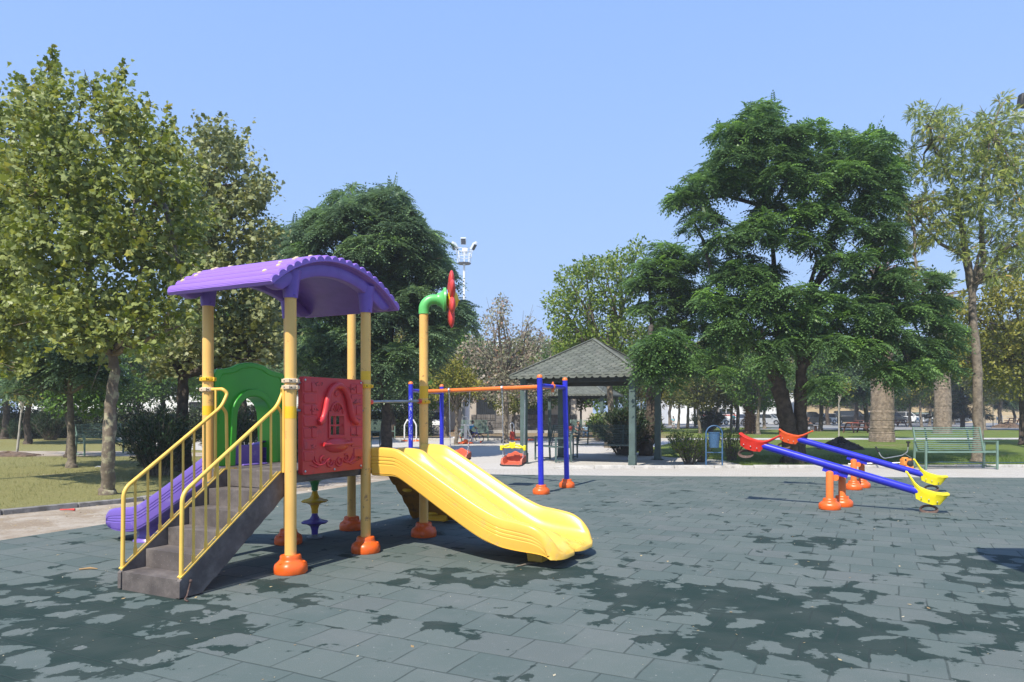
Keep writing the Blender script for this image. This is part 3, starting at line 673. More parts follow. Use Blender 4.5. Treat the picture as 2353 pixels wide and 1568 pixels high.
# x, floor z, wall h, ridge h, thickness below, lobed reach, width scale
S1 = [(.62, 1.0, .20, .17, .13, 0, 1), (.80, 1.0, .20, .17, .13, 0, 1), (.97, .99, .20, .16, .12, 0, 1), (1.15, .89, .21, .12, .12, 0, 1), (2.00, .40, .22, .10, .13, 0, 1), (2.28, .26, .24, .10, .085, 0, 1), (2.50, .215, .26, .11, .06, .02, 1.0),
      (2.68, .20, .24, .10, .05, .05, 1.01), (2.79, .185, .19, .06, .045, .09, 1.0), (2.86, .16, .12, .03, .04, .12, .995), (2.89, .13, .06, .012, .03, .14, .985)]
ys = .60
rg1 = Yl(slide(.545, S1, True, None, 3, 1, 0), ys); sl1 = close_mouth(MB().loft(rg1, caps=False), rg1).build('double_slide', 'yellow_plastic', tower, ang=55)
mb = MB(); mb.box((2.55, ys - .12, .06), (.17, .2, .12), taper=1.18); mb.build('slide_foot', 'yellow_plastic', sl1, bevel=.012, seg=3)
mb = MB()
for y in (.06, 1.14):
    for z in (.95, 1.08): mb.ell((.615, y + (.01 if y < .5 else -.01), z), (.02, .012, .012), 8, 5)
mb.build('bolt', 'chrome', sl1)
S2 = [(.62, 1.0, .27, .1, .08, 0, 1), (.80, .99, .25, .1, .08, 0, 1), (.95, .93, .22, .1, .09, 0, 1), (2.05, .37, .17, .1, .14, 0, 1), (2.30, .30, .14, .1, .17, 0, 1), (2.60, .29, .13, .1, .17, .02, 1.02), (2.76, .285, .10, .1, .14, .08, 1), (2.84, .27, .04, .1, .08, .12, .96)]
rg = [[(-x, -y - .60, z) for x, y, z in r_] for r_ in slide(.275, S2, False, None, 3, 1, 0)]
sl2 = close_mouth(MB().loft(rg, caps=False), rg).build('slide', 'purple', tower, ang=55)
mb = MB(); mb.box((-.62, -.60, 1.08), (.035, .40, .30)); mb.box((-.57, -.60, 1.01), (.14, .36, .02)); mb.build('slide_head', 'purple', sl2, bevel=.015, seg=3)
mb = MB(); mb.lathe([(.205, 0), (.20, .02), (.165, .05), (.15, .10), (.165, .16), (.21, .23)], (-2.30, -.60, 0), 20, wob=lambda a, z: 1 + .05 * math.cos(a * 8)); mb.build('slide_foot', 'purple', sl2)
# --- climbing wall behind
rg = []
for i in range(25):
    t_ = i / 24; y = 1.22 + t_ * 1.28; z = 1.0 * (1 - t_ ** 1.9) + .05 + .02 * math.sin(i * 2.2); nrm = Vector((0, .75, 1)).normalized()
    rg.append([(-.44, y, z), (.44, y, z), (.46, y, z - .05), (.44, y - .05, z - .12), (.38, y - .05, z - .05), (-.38, y - .05, z - .05), (-.44, y - .05, z - .12), (-.46, y, z - .05)])
cw = MB().loft(rg).build('climbing_wall', 'yellow_dark', tower, ang=50)
for i, (x, t_) in enumerate(((-.25, .2), (.1, .25), (.28, .45), (-.1, .5), (-.3, .7), (.12, .72), (.3, .9), (-.05, .93))):
    y = 1.22 + t_ * 1.28; z = 1.0 * (1 - t_ ** 1.9) + .02
    mb = MB(); mb.ell((x, y - .045, z - .045), (.085, .04, .03), 14, 8); mb.ell((x, y + .02, z + .05), (.06, .05, .045), 12, 8); mb.build('climbing_hold', 'yellow_band' if i % 3 else 'orange', cw)
mb = MB(); mb.box((0, 2.42, .09), (.34, .05, .18), taper=1.1); mb.box((0, 2.44, .0), (.3, .16, .03)); mb.build('wall_foot', 'yellow_band', cw, bevel=.01)
# --- bar across the slide mouth, spinner, flower
mb = MB(); mb.tube([(.59, .06, 1.72), (.59, 1.12, 1.745)], .017, 14); br = mb.build('guard_bar', 'grey_pipe', tower)
for y in (.08, 1.08): mb = MB(); mb.tube([(.59, y - .03, 1.742 if y > 1 else 1.72), (.59, y, 1.742 if y > 1 else 1.72), (.59, y + .03, 1.742 if y > 1 else 1.72)], [.024, .032, .028], 14); mb.build('bar_cap', 'flower_red', br)
sx, sy = -.59, .46; mb = MB(); mb.tube([(sx, sy, 0), (sx, sy, .9)], .02, 12); mb.lathe([(.10, .004), (.10, .02), (.03, .028)], (sx, sy, 0), 20); sp = mb.build('spinner_pole', 'grey_pipe', tower)
for z, m_ in ((.20, 'spin_blue'), (.47, 'yellow_band'), (.76, 'spin_green')):
    mb = MB(); mb.lathe([(.028, z - .16), (.04, z - .155), (.042, z - .10), (.058, z - .05), (.10, z - .022), (.155, z - .012), (.168, z), (.155, z + .012), (.11, z + .022), (.062, z + .045), (.040, z + .085), (.034, z + .12), (.028, z + .125)], (sx, sy, 0), 32, wob=lambda a, z_: 1 + .04 * math.cos(a * 6)); mb.build('spinner_disc', m_, sp)
fx, fy = GA['F']; fa = R(35); d1 = Vector((math.cos(fa), math.sin(fa), 0))
f0 = Vector((fx, fy, 2.93)); mb = MB()
mb.tube([f0 + Vector((0, 0, -.06)), f0] + [f0 + d1 * (.13 * (1 - math.cos(R(a)))) + Vector((0, 0, .13 * math.sin(R(a)))) for a in range(10, 91, 10)] + [f0 + d1 * .19 + Vector((0, 0, .13))], .066, 24)
c0 = f0 + d1 * .17 + Vector((0, 0, .13)); q = q_axis(d1, (0, 0, 1))
mb.lathe([(.07, 0), (.085, .0), (.088, .03), (.12, .07), (.155, .085), (.16, .11), (.15, .12), (.05, .12)], c0, 30, q=q); fl = mb.build('flower_bracket', 'mint', tower)
for k in range(7):
    a = 2 * math.pi * k / 7 + .2; dirv = q @ Vector((math.cos(a), math.sin(a), 0)); pc = c0 + d1 * .165 + dirv * .225; tq = q_axis(d1, dirv)
    mb = MB(); mb.ell(pc + d1 * .02, (.155, .105, .042), 20, 12, q=Matrix((dirv, d1.cross(dirv), d1)).transposed() @ Matrix.Identity(3)); mb.build('petal', 'flower_red', fl)
mb = MB(); mb.ell(c0 + d1 * .20, (.125, .125, .08), 24, 12, q=q); mb.ell(c0 + d1 * .285, .012, 8, 6); mb.build('flower_centre', 'yellow_band', fl)
mb = MB(); mb.ell(Vector((*GA['E'], 2.97)), (.06, .06, .035), 20, 10); mb.build('pole_cap', 'yellow_band', tower)

# ================================================================ SWING SET
A_, B_, C_, D_ = Vector((.573, 14.1, 0)), Vector((1.17, 15.32, 0)), Vector((-2.44, 17.3, 0)), Vector((-1.86, 19.0, 0))
sw = thing('swing_set', 'blue and orange swing frame with four capped posts at the back of the rubber floor', 'swing set', (A_ + B_) / 2)
o_ = sw.location.copy()
for p, lean in ((A_, -.03), (B_, -.04), (C_, 0), (D_, 0)):
    p0 = p - o_; mb = MB(); mb.tube([p0 + Vector((0, 0, .05)), p0 + Vector((lean, 0, 2.30))], .055, 22); mb.build('post', 'blue', sw)
    mb = MB(); mb.lathe([(.058, 0), (.058, .02), (.05, .045), (.03, .06), (.01, .065)], p0 + Vector((lean, 0, 2.28)), 22); mb.build('post_cap', 'orange_steel', sw)
    foot_mb(p0 + Vector((0, 0, .002)), .165).build('post_foot', 'orange', sw)
mr, ml = (A_ + B_) / 2 + Vector((-.03, 0, 0)), (C_ + D_) / 2; ZB = 2.13
for a, b_ in ((A_ + Vector((-.03, 0, 0)), B_ + Vector((-.04, 0, 0))), (C_, D_)):
    mb = MB(); mb.tube([a - o_ + Vector((0, 0, ZB)), b_ - o_ + Vector((0, 0, ZB))], .042, 16); mb.build('end_bar', 'blue', sw)
    m0 = (a + b_) / 2 - o_ + Vector((0, 0, ZB)); dd = (b_ - a).normalized(); mb = MB(); mb.lathe([(.048, -.035), (.056, -.035), (.056, .035), (.048, .035)], m0, 18, q=q_axis(dd)); mb.box(m0 + Vector((0, 0, -.08)), (.06, .05, .08)); mb.box(m0 + Vector((0, 0, .07)), (.03, .03, .05)); mb.build('clamp', 'orange_steel', sw)
u = (ml - mr).normalized(); mb = MB(); mb.tube([mr - o_ + u * .04 + Vector((0, 0, ZB - .0)), ml - o_ - u * .04 + Vector((0, 0, ZB))], .048, 18); mb.build('top_beam', 'orange_steel', sw)
mb = MB(); rr = random.Random(3)
for i in range(60):                                              # paint scratched off the left front post
    z = rr.uniform(.95, 1.75) if i > 12 else rr.uniform(1.7, 2.0); a = R(rr.uniform(-125, -60)); p = C_ - o_ + Vector((.0555 * math.cos(a), .0555 * math.sin(a), z)); mb.box(p, (.003, rr.uniform(.003, .012), rr.uniform(.006, .05)), a, rot=None)
def strokes(segs, z0, s_):
    for (x0_, y0_, x1_, y1_) in segs:
        P = []
        for x_, y_ in ((x0_, y0_), (x1_, y1_)): a = R(-98) + x_ * s_ / .0565; P.append(C_ - o_ + Vector((.0568 * math.cos(a), .0568 * math.sin(a), z0 + y_ * s_)))
        mb.tube(P, .0035, 6)
strokes([(0, 0, 0, 1), (0, 1, .6, .9), (.6, .9, .55, .55), (.55, .55, 0, .5), (.1, .5, .6, 0)], 1.86, .075)        # R
strokes([(0, 0, .3, 1), (.3, 1, .6, 0), (.1, .4, .5, .4)], 1.76, .07)                                             # A
strokes([(0, 0, 0, 1), (0, 1, .5, .8), (.5, .8, .55, .2), (.55, .2, 0, 0)], 1.66, .07)
mb.build('scratched_lettering', 'scratch', sw, ang=0)
def chain_mb(mb, a, b_):
    a, b_ = Vector(a), Vector(b_); L = (b_ - a).length; n_ = int(L / .030); d = (b_ - a).normalized(); x_ = d.orthogonal().normalized(); y_ = d.cross(x_)
    for i in range(n_):
        c = a + (b_ - a) * (i + .5) / n_; s_ = x_ if i % 2 else y_; mb.tube([c + d * (.019 * math.cos(t_)) + s_ * (.009 * math.sin(t_)) for t_ in [2 * math.pi * k / 8 for k in range(8)]], .0046, 5, closed=True)
def swing(t0, bar_, label):
    pc = mr + (ml - mr) * t0; s_ = thing('swing', label, 'swing', (pc.x, pc.y, .45), R(-16), 'bucket swings hanging from the orange beam')
    for sx_ in (-1, 1):
        mb = MB(); mb.lathe([(.049, -.016), (.056, -.016), (.056, .016), (.049, .016)], (sx_ * .26, 0, ZB - .45), 16, q=q_axis((1, 0, 0))); mb.box((sx_ * .26, 0, ZB - .45 - .075), (.02, .035, .05)); mb.build('hanger', 'chrome', s_)
        mb = MB(); chain_mb(mb, (sx_ * .26, 0, ZB - .55), (sx_ * .235, 0, .42)); chain_mb(mb, (sx_ * .235, 0, .42), (sx_ * .225, .10, .13)); chain_mb(mb, (sx_ * .235, 0, .42), (sx_ * .225, -.10, .10)); mb.build('chain', 'chrome', s_)
    rg = []                                                      # bucket: back, seat, sides
    for i in range(13):
        x = -.24 + .48 * i / 12; e = 1 - (abs(x) / .24) ** 4; zt = .275 + .028 * math.cos(x * 24) * (abs(x) < .18); s1 = abs(x) > .19
        rg.append([(x, .17, .02 + .05 * (1 - e)), (x, .19, .12), (x, .17, (zt if not s1 else .21)), (x, .145, (zt if not s1 else .21) - .005), (x, .12, .06 if not s1 else .20), (x, -.15, .03 if not s1 else .15), (x, -.185, .025 if not s1 else .09), (x, -.19, .0 + .03 * (1 - e)), (x, 0, -.02 + .04 * (1 - e))])
    MB().loft(rg).build('bucket', 'swing_red', s_, ang=60, bevel=.008)
    mb = MB(); mb.tube(round_path([(-.245, .1, .05), (-.25, -.17, .02), (-.2, -.20, .005), (.2, -.20, .005), (.25, -.17, .02), (.245, .1, .05)], .06), .018, 10); mb.build('rubber_edge', 'black', s_)
    if bar_:
        mb = MB(); mb.tube(round_path([(-.26, -.06, .36), (-.17, -.08, .43), (0, -.09, .46), (.17, -.08, .43), (.26, -.06, .36)], .06), .022, 10); mb.tube(round_path([(-.26, -.06, .40), (-.15, -.08, .38), (0, -.09, .40), (.15, -.08, .38), (.26, -.06, .40)], .06), .020, 10)
        mb.lathe([(.065, -.018), (.07, 0), (.065, .018)], (0, -.09, .43), 18, q=q_axis((0, 1, 0))); 
        for x in (-.26, .26): mb.box((x, -.03, .38), (.055, .09, .11))
        for x in (-.05, .05): mb.ell((x, -.09, .49), .022, 8, 6)
        mb.build('safety_bar', 'yellow_seat', s_, bevel=.008)
    return s_
swing(.27, True, 'orange-red bucket swing with a yellow safety bar, hanging clear beside the slide')
swing(.70, False, 'bucket swing mostly hidden behind the top of the yellow slide, its chains showing')

# ================================================================ SEESAWS
def seesaw(c, rz, tilt, seat_l, label):
    s_ = thing('seesaw', label, 'seesaw', c, rz, 'seesaws on the rubber floor'); H = .64
    q = Matrix.Rotation(tilt, 3, 'Y'); fr = lambda x, y, z: Vector((0, 0, H)) + q @ Vector((x, y, z))
    mb = MB(); mb.tube([fr(-1.36, 0, .04), fr(1.36, 0, .04)], .064, 26); pl = mb.build('plank', 'blue', s_)
    mb = MB(); mb.bar(fr(-.20, 0, -.05), fr(.20, 0, -.05), .035, .07); mb.tube([(0, -.2, H - .07), (0, .2, H - .07)], .028, 12); mb.bar(fr(-.02, 0, -.02), Vector((0, 0, H - .09)), .06, .10); mb.build('pivot', 'blue', pl)
    for y in (-.25, .25):
        xo = y * .35; mb = MB(); mb.tube([(xo, y, .05), (xo, y, .60), (xo, y, .62), (xo, y, .635)], [.06, .06, .052, .02], 22); mb.build('post', 'orange_steel', s_); foot_mb((xo, y, .002), .17).build('post_foot', 'orange', s_)
    mb = MB(); mb.tube([(0, -.24, H - .12), (0, .24, H - .12)], .05, 18); mb.build('axle', 'orange_steel', s_)
    for e, m_ in ((-1, seat_l), (1, 'yellow_seat')):
        P = [(1.30, -.055), (1.30, .07), (1.24, .13), (1.10, .245), (1.05, .27), (1.02, .25), (1.10, .17)]
        # seat loft along the beam: raised horn towards the pivot, dished seat, lip
        st_ = [(.98, .30, .012, .02), (1.01, .30, .035, .035), (1.08, .235, .06, .05), (1.16, .165, .075, .06), (1.24, .12, .085, .20), (1.34, .105, .11, .205), (1.48, .105, .12, .205), (1.58, .125, .125, .19), (1.64, .15, .135, .05), (1.655, .145, .12, .03)]
        rg = []
        for x, zt, hw_, dp in st_:
            rg.append([fr(e * x, y_, z_) for y_, z_ in ((-hw_ * .6, zt - dp), (-hw_ * .75, zt - dp * .35 - .02), (-hw_, zt - .025), (-hw_ * .95, zt), (-hw_ * .4, zt + .004), (hw_ * .4, zt + .004), (hw_ * .95, zt), (hw_, zt - .025), (hw_ * .75, zt - dp * .35 - .02), (hw_ * .6, zt - dp))])
        so_ = MB().loft(rg).build('seat', m_, s_, ang=60, bevel=.006)
        mb = MB()
        for x in (1.30, 1.41, 1.53): 
            for y in (-1, 1): mb.ell(fr(e * x, y * .098, -.03), (.011, .011, .011), 10, 6)
        mb.build('bolt', 'chrome', so_)
        cc = fr(e * 1.46, 0, -.185); mb = MB(); mb.tube([cc + Vector((.115 * math.cos(t_), 0.0, .055 * math.sin(t_))) + Vector((0, 0, 0)) for t_ in [2 * math.pi * k / 24 for k in range(24)]], .010, 8, closed=True, flat=(1, 3)); mb.build('bump_tyre', 'tyre_ring', s_)
    return s_
seesaw(gp(1921, 1167) + Vector((0, 0, 0)), R(-26), R(16.2), 'seat_red', 'nearer seesaw: blue beam, red seat raised at one end, yellow seat down')
seesaw(Vector((7.27, 15.1, 0)), R(-23), R(16.2), 'seat_orange', 'farther seesaw: blue beam with an orange seat raised in front of the forked trunk')

# ================================================================ GAZEBOS
def gazebo(c, rz, label):
    g = thing('gazebo', label, 'gazebo', c, rz, 'shingle roofed gazebos'); s_ = 1.75; H = 2.72
    for x in (-s_, s_):
        for y in (-s_, s_):
            mb = MB(); mb.box((x, y, 1.34), (.185, .185, 2.68)); p = mb.build('post', 'gazebo', g, bevel=.008)
            mb = MB(); mb.box((x, y, .16), (.215, .215, .32)); mb.box((x, y, .006), (.42, .36, .012)); 
            for a in (-.06, .06):
                for z in (.08, .26): mb.ell((x + a, y - .11, z), (.012, .006, .012), 8, 5)
            mb.build('post_shoe', 'gazebo', p, bevel=.004)
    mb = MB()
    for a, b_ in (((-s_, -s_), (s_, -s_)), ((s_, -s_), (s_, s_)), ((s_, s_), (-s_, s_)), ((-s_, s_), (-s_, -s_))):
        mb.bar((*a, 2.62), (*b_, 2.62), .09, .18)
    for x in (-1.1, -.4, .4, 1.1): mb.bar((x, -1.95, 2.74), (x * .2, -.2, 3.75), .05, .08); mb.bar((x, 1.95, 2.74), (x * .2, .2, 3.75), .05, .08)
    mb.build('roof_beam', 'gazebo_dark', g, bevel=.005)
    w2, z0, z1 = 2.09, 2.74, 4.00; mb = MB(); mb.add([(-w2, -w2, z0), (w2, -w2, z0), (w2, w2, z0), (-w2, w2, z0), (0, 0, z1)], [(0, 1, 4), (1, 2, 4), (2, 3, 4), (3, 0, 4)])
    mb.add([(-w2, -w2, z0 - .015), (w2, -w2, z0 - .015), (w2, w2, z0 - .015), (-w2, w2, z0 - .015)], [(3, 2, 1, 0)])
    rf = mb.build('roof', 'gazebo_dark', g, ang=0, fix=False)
    sm = MB(); rr = random.Random(2); rows = 17
    for side in range(4):
        q = Matrix.Rotation(side * math.pi / 2, 3, 'Z'); sl_ = Vector((0, w2, z1 - z0)); Ls = sl_.length; su = sl_ / Ls; nrm = Vector((0, -(z1 - z0), w2)).normalized()
        for r_ in range(rows):
            t0 = r_ / rows; hw_ = w2 * (1 - t0) + .02; off = .5 * (r_ % 2); tw = .27; base = Vector((0, -w2, z0)) + su * (Ls * t0); k0 = int(hw_ / tw) + 2
            for k in range(-k0, k0 + 1):
                x0_, x1_ = (k + off) * tw - tw / 2, (k + off) * tw + tw / 2; up_ = Ls / rows; hwu = w2 * (1 - min(1, t0 + 1.0 / rows)) + .02
                pts = [(x0_ + .05, -.035), (x1_ - .05, -.035), (x1_ - .006, .06), (x1_ - .006, up_ + .03), (x0_ + .006, up_ + .03), (x0_ + .006, .06)]
                cl = [(max(-(hw_ - max(0, v_) / Ls * w2), min(hw_ - max(0, v_) / Ls * w2, u_)), v_) for u_, v_ in pts]
                if max(a for a, _ in cl) - min(a for a, _ in cl) < .03: continue
                vs = [q @ (base + Vector((u_, 0, 0)) + su * v_ + nrm * (.017 - .013 * max(0, v_) / up_)) for u_, v_ in cl]
                sm.add(vs, [tuple(range(6))], rr.choice((0, 0, 1, 2)))
        for k in range(17):                                      # scalloped valance tabs hanging at the eave
            x0_ = -w2 + (k) * (2 * w2 / 17); ww = 2 * w2 / 17; y = -w2 - .02
            sm.add([q @ Vector(p) for p in ((x0_, y + .01, z0 + .03), (x0_ + ww, y + .01, z0 + .03), (x0_ + ww - .004, y - .012, z0 - .05), (x0_ + ww - .06, y - .014, z0 - .10), (x0_ + .06, y - .014, z0 - .10), (x0_ + .004, y - .012, z0 - .05))], [(0, 1, 2, 3, 4, 5)], rr.choice((0, 1)))
    sm.build('shingles', ['shingle_a', 'shingle_b', 'shingle_c'], rf, ang=0, fix=False)
    mb = MB()
    for q_ in range(4): a = R(45 + 90 * q_); mb.bar((w2 * 1.414 * math.cos(a), w2 * 1.414 * math.sin(a), z0 + .03), (0, 0, z1 + .03), .12, .02)
    mb.build('hip_cap', 'shingle_b', rf)
    return g
M['shingle_a'] = mat('green_grey_shingle', (.118, .130, .108), .9, var=.16, scale=3, bs=.5, bscale=120, dirt=(.20, .195, .165), dscale=1.6, dth=(.55, .75)); M['shingle_b'] = mat('grey_shingle', (.130, .140, .120), .9, var=.16, scale=3, bs=.5, bscale=120, dirt=(.20, .195, .165), dscale=1.6, dth=(.55, .75)); M['shingle_c'] = mat('dark_shingle', (.105, .116, .098), .9, var=.16, scale=3, bs=.5, bscale=120, dirt=(.20, .195, .165), dscale=1.6, dth=(.55, .75))
GZ = -math.atan2(.4, .917)
gazebo((2.68, 23.65, 0), GZ, 'nearer gazebo with a hexagonal shingle roof and dark green posts beside the swing')
gazebo((4.75, 47.5, 0), GZ, 'smaller looking second gazebo standing behind the first one across the plaza')

# ================================================================ BENCHES
def bench(c, rz, label, L=2.05, m_='bench'):
    b_ = thing('park_bench', label, 'bench', c, rz, 'green slatted metal park benches')    # faces local -Y
    for x in (-L / 2, L / 2):
        mb = MB(); s_ = -1 if x < 0 else 1
        mb.bar((x, -.28, 0), (x, -.28, .76), .05, .05); mb.bar((x, .28, 0), (x, .24, .74), .05, .05); mb.bar((x, -.305, .78), (x, .30, .76), .055, .035); mb.bar((x, -.26, .06), (x, .28, .06), .035, .04); mb.bar((x - s_ * .04, -.25, .50), (x - s_ * .04, .25, .47), .035, .04); mb.bar((x - s_ * .04, .22, .47), (x - s_ * .04, .40, 1.17), .035, .05)
        mb.build('end_frame', m_, b_, bevel=.004)
    mb = MB()
    for i in range(12): y = -.27 + i * .046; mb.tube([(-L / 2 + .05, y, .505 - .03 * i / 12), (0, y, .495 - .03 * i / 12), (L / 2 - .05, y, .505 - .03 * i / 12)], .013, 8)
    mb.bar((-L / 2 + .04, -.285, .49), (L / 2 - .04, -.285, .49), .02, .05)
    mb.build('seat', m_, b_)
    mb = MB()
    for i in range(12): t_ = i / 11; mb.tube([(-L / 2 + .05, .235 + .165 * t_, .53 + .62 * t_), (L / 2 - .05, .235 + .165 * t_, .53 + .62 * t_)], .0125, 8)
    for x in (-.62, .62): mb.bar((x, .255, .46), (x, .42, 1.14), .05, .012)
    mb.build('backrest', m_, b_); return b_
bench((12.62, 20.45, 0), R(2), 'pale green bench on the kerb in front of the slender grey trunk')
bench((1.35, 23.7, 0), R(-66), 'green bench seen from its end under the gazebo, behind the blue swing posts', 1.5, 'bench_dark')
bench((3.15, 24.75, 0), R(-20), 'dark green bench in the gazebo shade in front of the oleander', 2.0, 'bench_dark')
bench(gp(868, 1010), R(8), 'green bench by the trees between the tower posts', 2.0)
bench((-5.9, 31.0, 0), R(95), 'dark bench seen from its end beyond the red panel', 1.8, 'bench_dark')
bench((-2.1, 40.3, 0), R(4), 'green bench behind the boy on the bicycle', 1.5)
bench(gp(240, 1045), R(60), 'green bench beyond the mottled plane trunk on the dry lawn', 1.8)
bench((4.35, 41.9, 0), R(0), 'far bench where two children sit beyond the plaza', 1.9)

# ================================================================ TREES AND PLANTS
def mixs(*s): return s
LM = {
 'plane': leafmat('plane_leaf', [(0, (.080, .115, .012)), (.45, (.19, .24, .025)), (.8, (.33, .34, .045)), (1, (.48, .42, .10))], .38, (.30, .35, .12), .42),
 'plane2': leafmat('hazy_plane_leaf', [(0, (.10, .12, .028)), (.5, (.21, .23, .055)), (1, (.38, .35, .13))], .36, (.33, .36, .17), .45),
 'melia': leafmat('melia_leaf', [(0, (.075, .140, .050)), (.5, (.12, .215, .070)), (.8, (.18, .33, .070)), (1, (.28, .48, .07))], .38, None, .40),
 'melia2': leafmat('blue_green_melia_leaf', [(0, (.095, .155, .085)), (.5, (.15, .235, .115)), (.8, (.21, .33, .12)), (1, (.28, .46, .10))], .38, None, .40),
 'light': leafmat('light_green_leaf', [(0, (.09, .15, .02)), (.6, (.17, .26, .035)), (1, (.30, .36, .07))], .40),
 'dry': leafmat('dry_brownish_leaf', [(0, (.20, .21, .12)), (.5, (.30, .30, .20)), (.85, (.38, .30, .24)), (1, (.52, .26, .15))], .35),
 'ail': leafmat('yellowing_pinnate_leaf', [(0, (.17, .24, .04)), (.5, (.32, .40, .085)), (.88, (.50, .52, .13)), (1, (.6, .40, .13))], .45, (.22, .26, .12)),
 'back': leafmat('park_leaf', [(0, (.08, .105, .022)), (.5, (.16, .185, .045)), (.85, (.27, .27, .08)), (1, (.36, .30, .09))], .38),
 'backg': leafmat('green_park_leaf', [(0, (.05, .10, .018)), (.6, (.095, .19, .034)), (1, (.17, .29, .05))], .36),
 'yel': leafmat('yellow_green_leaf', [(0, (.12, .14, .02)), (.6, (.24, .24, .035)), (1, (.38, .34, .06))], .38),
 'con': leafmat('conifer_needle', [(0, (.018, .032, .014)), (1, (.05, .075, .03))], .1),
 'ole': leafmat('oleander_leaf', [(0, (.022, .048, .020)), (.7, (.045, .085, .035)), (1, (.09, .15, .06))], .18, None, .35),
 'hedge': leafmat('hedge_leaf', [(0, (.020, .036, .012)), (1, (.055, .085, .025))], .2),
 'weed': leafmat('weed_leaf', [(0, (.09, .15, .03)), (.7, (.20, .30, .05)), (1, (.38, .44, .08))], .42),
 'grassL': leafmat('dry_grass_blade', [(0, (.10, .13, .03)), (.5, (.22, .22, .07)), (1, (.38, .33, .15))], .3),
 'grassR': leafmat('green_grass_blade', [(0, (.05, .10, .015)), (.7, (.11, .19, .03)), (1, (.22, .27, .07))], .3),
 'palm': leafmat('palm_frond', [(0, (.12, .18, .06)), (1, (.34, .40, .18))], .25),
 'lit': leafmat('fallen_leaf', [(0, (.30, .20, .09)), (.6, (.48, .38, .20)), (1, (.62, .55, .40))], .1)}
UP = np.array([0, 0, 1.0])
def sph(g, n): return unit(g.normal(size=(n, 3)))
def fill(style, pads, g, dens=1, size=1.0):
    """leaf positions, axes, normals, sizes and tones for a list of pads (centre, radius, weight)"""
    P, A, Nn, S, T = [], [], [], [], []
    for c, r, wgt in pads:
        c = np.array(c); pt = g.random() * .35
        if style == 'pinna':
            n = max(4, int(r * r * 300 * dens * wgt)); d = sph(g, n); p = c + d * r * (.4 + .7 * g.random((n, 1))) * np.array([1, 1, .85]); ax = unit(g.normal(size=(n, 3)) * .7 + d * .8 + np.array([0, 0, .15]))
            P.append(p); A.append(ax); Nn.append(unit(g.normal(size=(n, 3)) * .5 + UP)); S.append((.26 + .14 * g.random(n)) * size); T.append(np.clip(pt + g.random(n) * .7, 0, 1))
        elif style in ('melia', 'melia_far'):
            n = max(2, int(r * r * 88 * dens * wgt)); d = sph(g, n); d[:, 2] = np.where(d[:, 2] < -.35, -d[:, 2], d[:, 2])
            tip = c + d * r * np.array([1, 1, .78]) * (.62 + .46 * g.random((n, 1)))
            k = 6; ang = g.random((n, 1)) * 6.28 + np.arange(k)[None] * 6.28 / k + g.normal(size=(n, k)) * .25
            out = d.copy(); out[:, 2] *= .3
            ax = np.stack([np.cos(ang), np.sin(ang), g.normal(size=(n, k)) * .28 - .05], -1) * .75 + out[:, None] * .75 + np.array([0, 0, .10])
            p = np.repeat(tip[:, None], k, 1) + g.normal(size=(n, k, 3)) * .05
            s_ = (.34 + .16 * g.random((n, k))) * size
            nn = np.broadcast_to(UP, ax.shape) + g.normal(size=ax.shape) * .3
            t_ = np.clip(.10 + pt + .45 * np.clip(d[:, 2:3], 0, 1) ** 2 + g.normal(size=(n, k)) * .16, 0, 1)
            P.append(p.reshape(-1, 3)); A.append(ax.reshape(-1, 3)); Nn.append(nn.reshape(-1, 3)); S.append(s_.ravel()); T.append(t_.ravel())
        elif style == 'shoot':
            n = max(2, int(r * r * 112 * dens * wgt)); k = 10; d = sph(g, n); st = c + d * r * (.2 + .45 * g.random((n, 1)))
            ax = unit(d * .55 + UP * .75 + g.normal(size=(n, 3)) * .28 + np.array([.22, 0, 0])); L = r * .35 + .30 + .25 * g.random((n, 1)) + .32 * (g.random((n, 1)) > .94)
            t = (np.arange(k)[None] + g.random((n, k))) / k
            p = st[:, None] + ax[:, None] * (L * t)[..., None] + g.normal(size=(n, k, 3)) * .045
            la = unit(g.normal(size=(n, k, 3)) * .8 + ax[:, None] * .25 + np.array([.35, 0, -.30]))
            nn = unit(g.normal(size=(n, k, 3)) * .65 + np.array([-.15, -.25, .75]))
            s_ = (.055 + .10 * g.random((n, k)) ** 1.3) * size * (1.15 - .45 * t)
            P.append(p.reshape(-1, 3)); A.append(la.reshape(-1, 3)); Nn.append(nn.reshape(-1, 3)); S.append(s_.ravel()); T.append(np.clip(pt * .8 + g.random(n * k) * .75, 0, 1))
        elif style == 'cloud':
            n = max(3, int(r * r * 900 * dens * wgt / size ** 1.3)); d = sph(g, n); rr = (.45 + .62 * g.random((n, 1)) ** .6)
            p = c + d * r * rr * np.array([1, 1, .8]); la = unit(g.normal(size=(n, 3)) + d * .4 + np.array([0, 0, -.2])); nn = unit(g.normal(size=(n, 3)) * .6 + d * .3 + UP * .8)
            P.append(p); A.append(la); Nn.append(nn); S.append((.10 + .07 * g.random(n)) * size); T.append(np.clip(pt + .75 * g.random(n) , 0, 1))
    return [np.concatenate(q) for q in (P, A, Nn, S, T)]
KT = {'melia': 'frond', 'melia_far': 'frond_far', 'pinna': 'pinna', 'shoot': 'plane', 'cloud': 'leaf'}
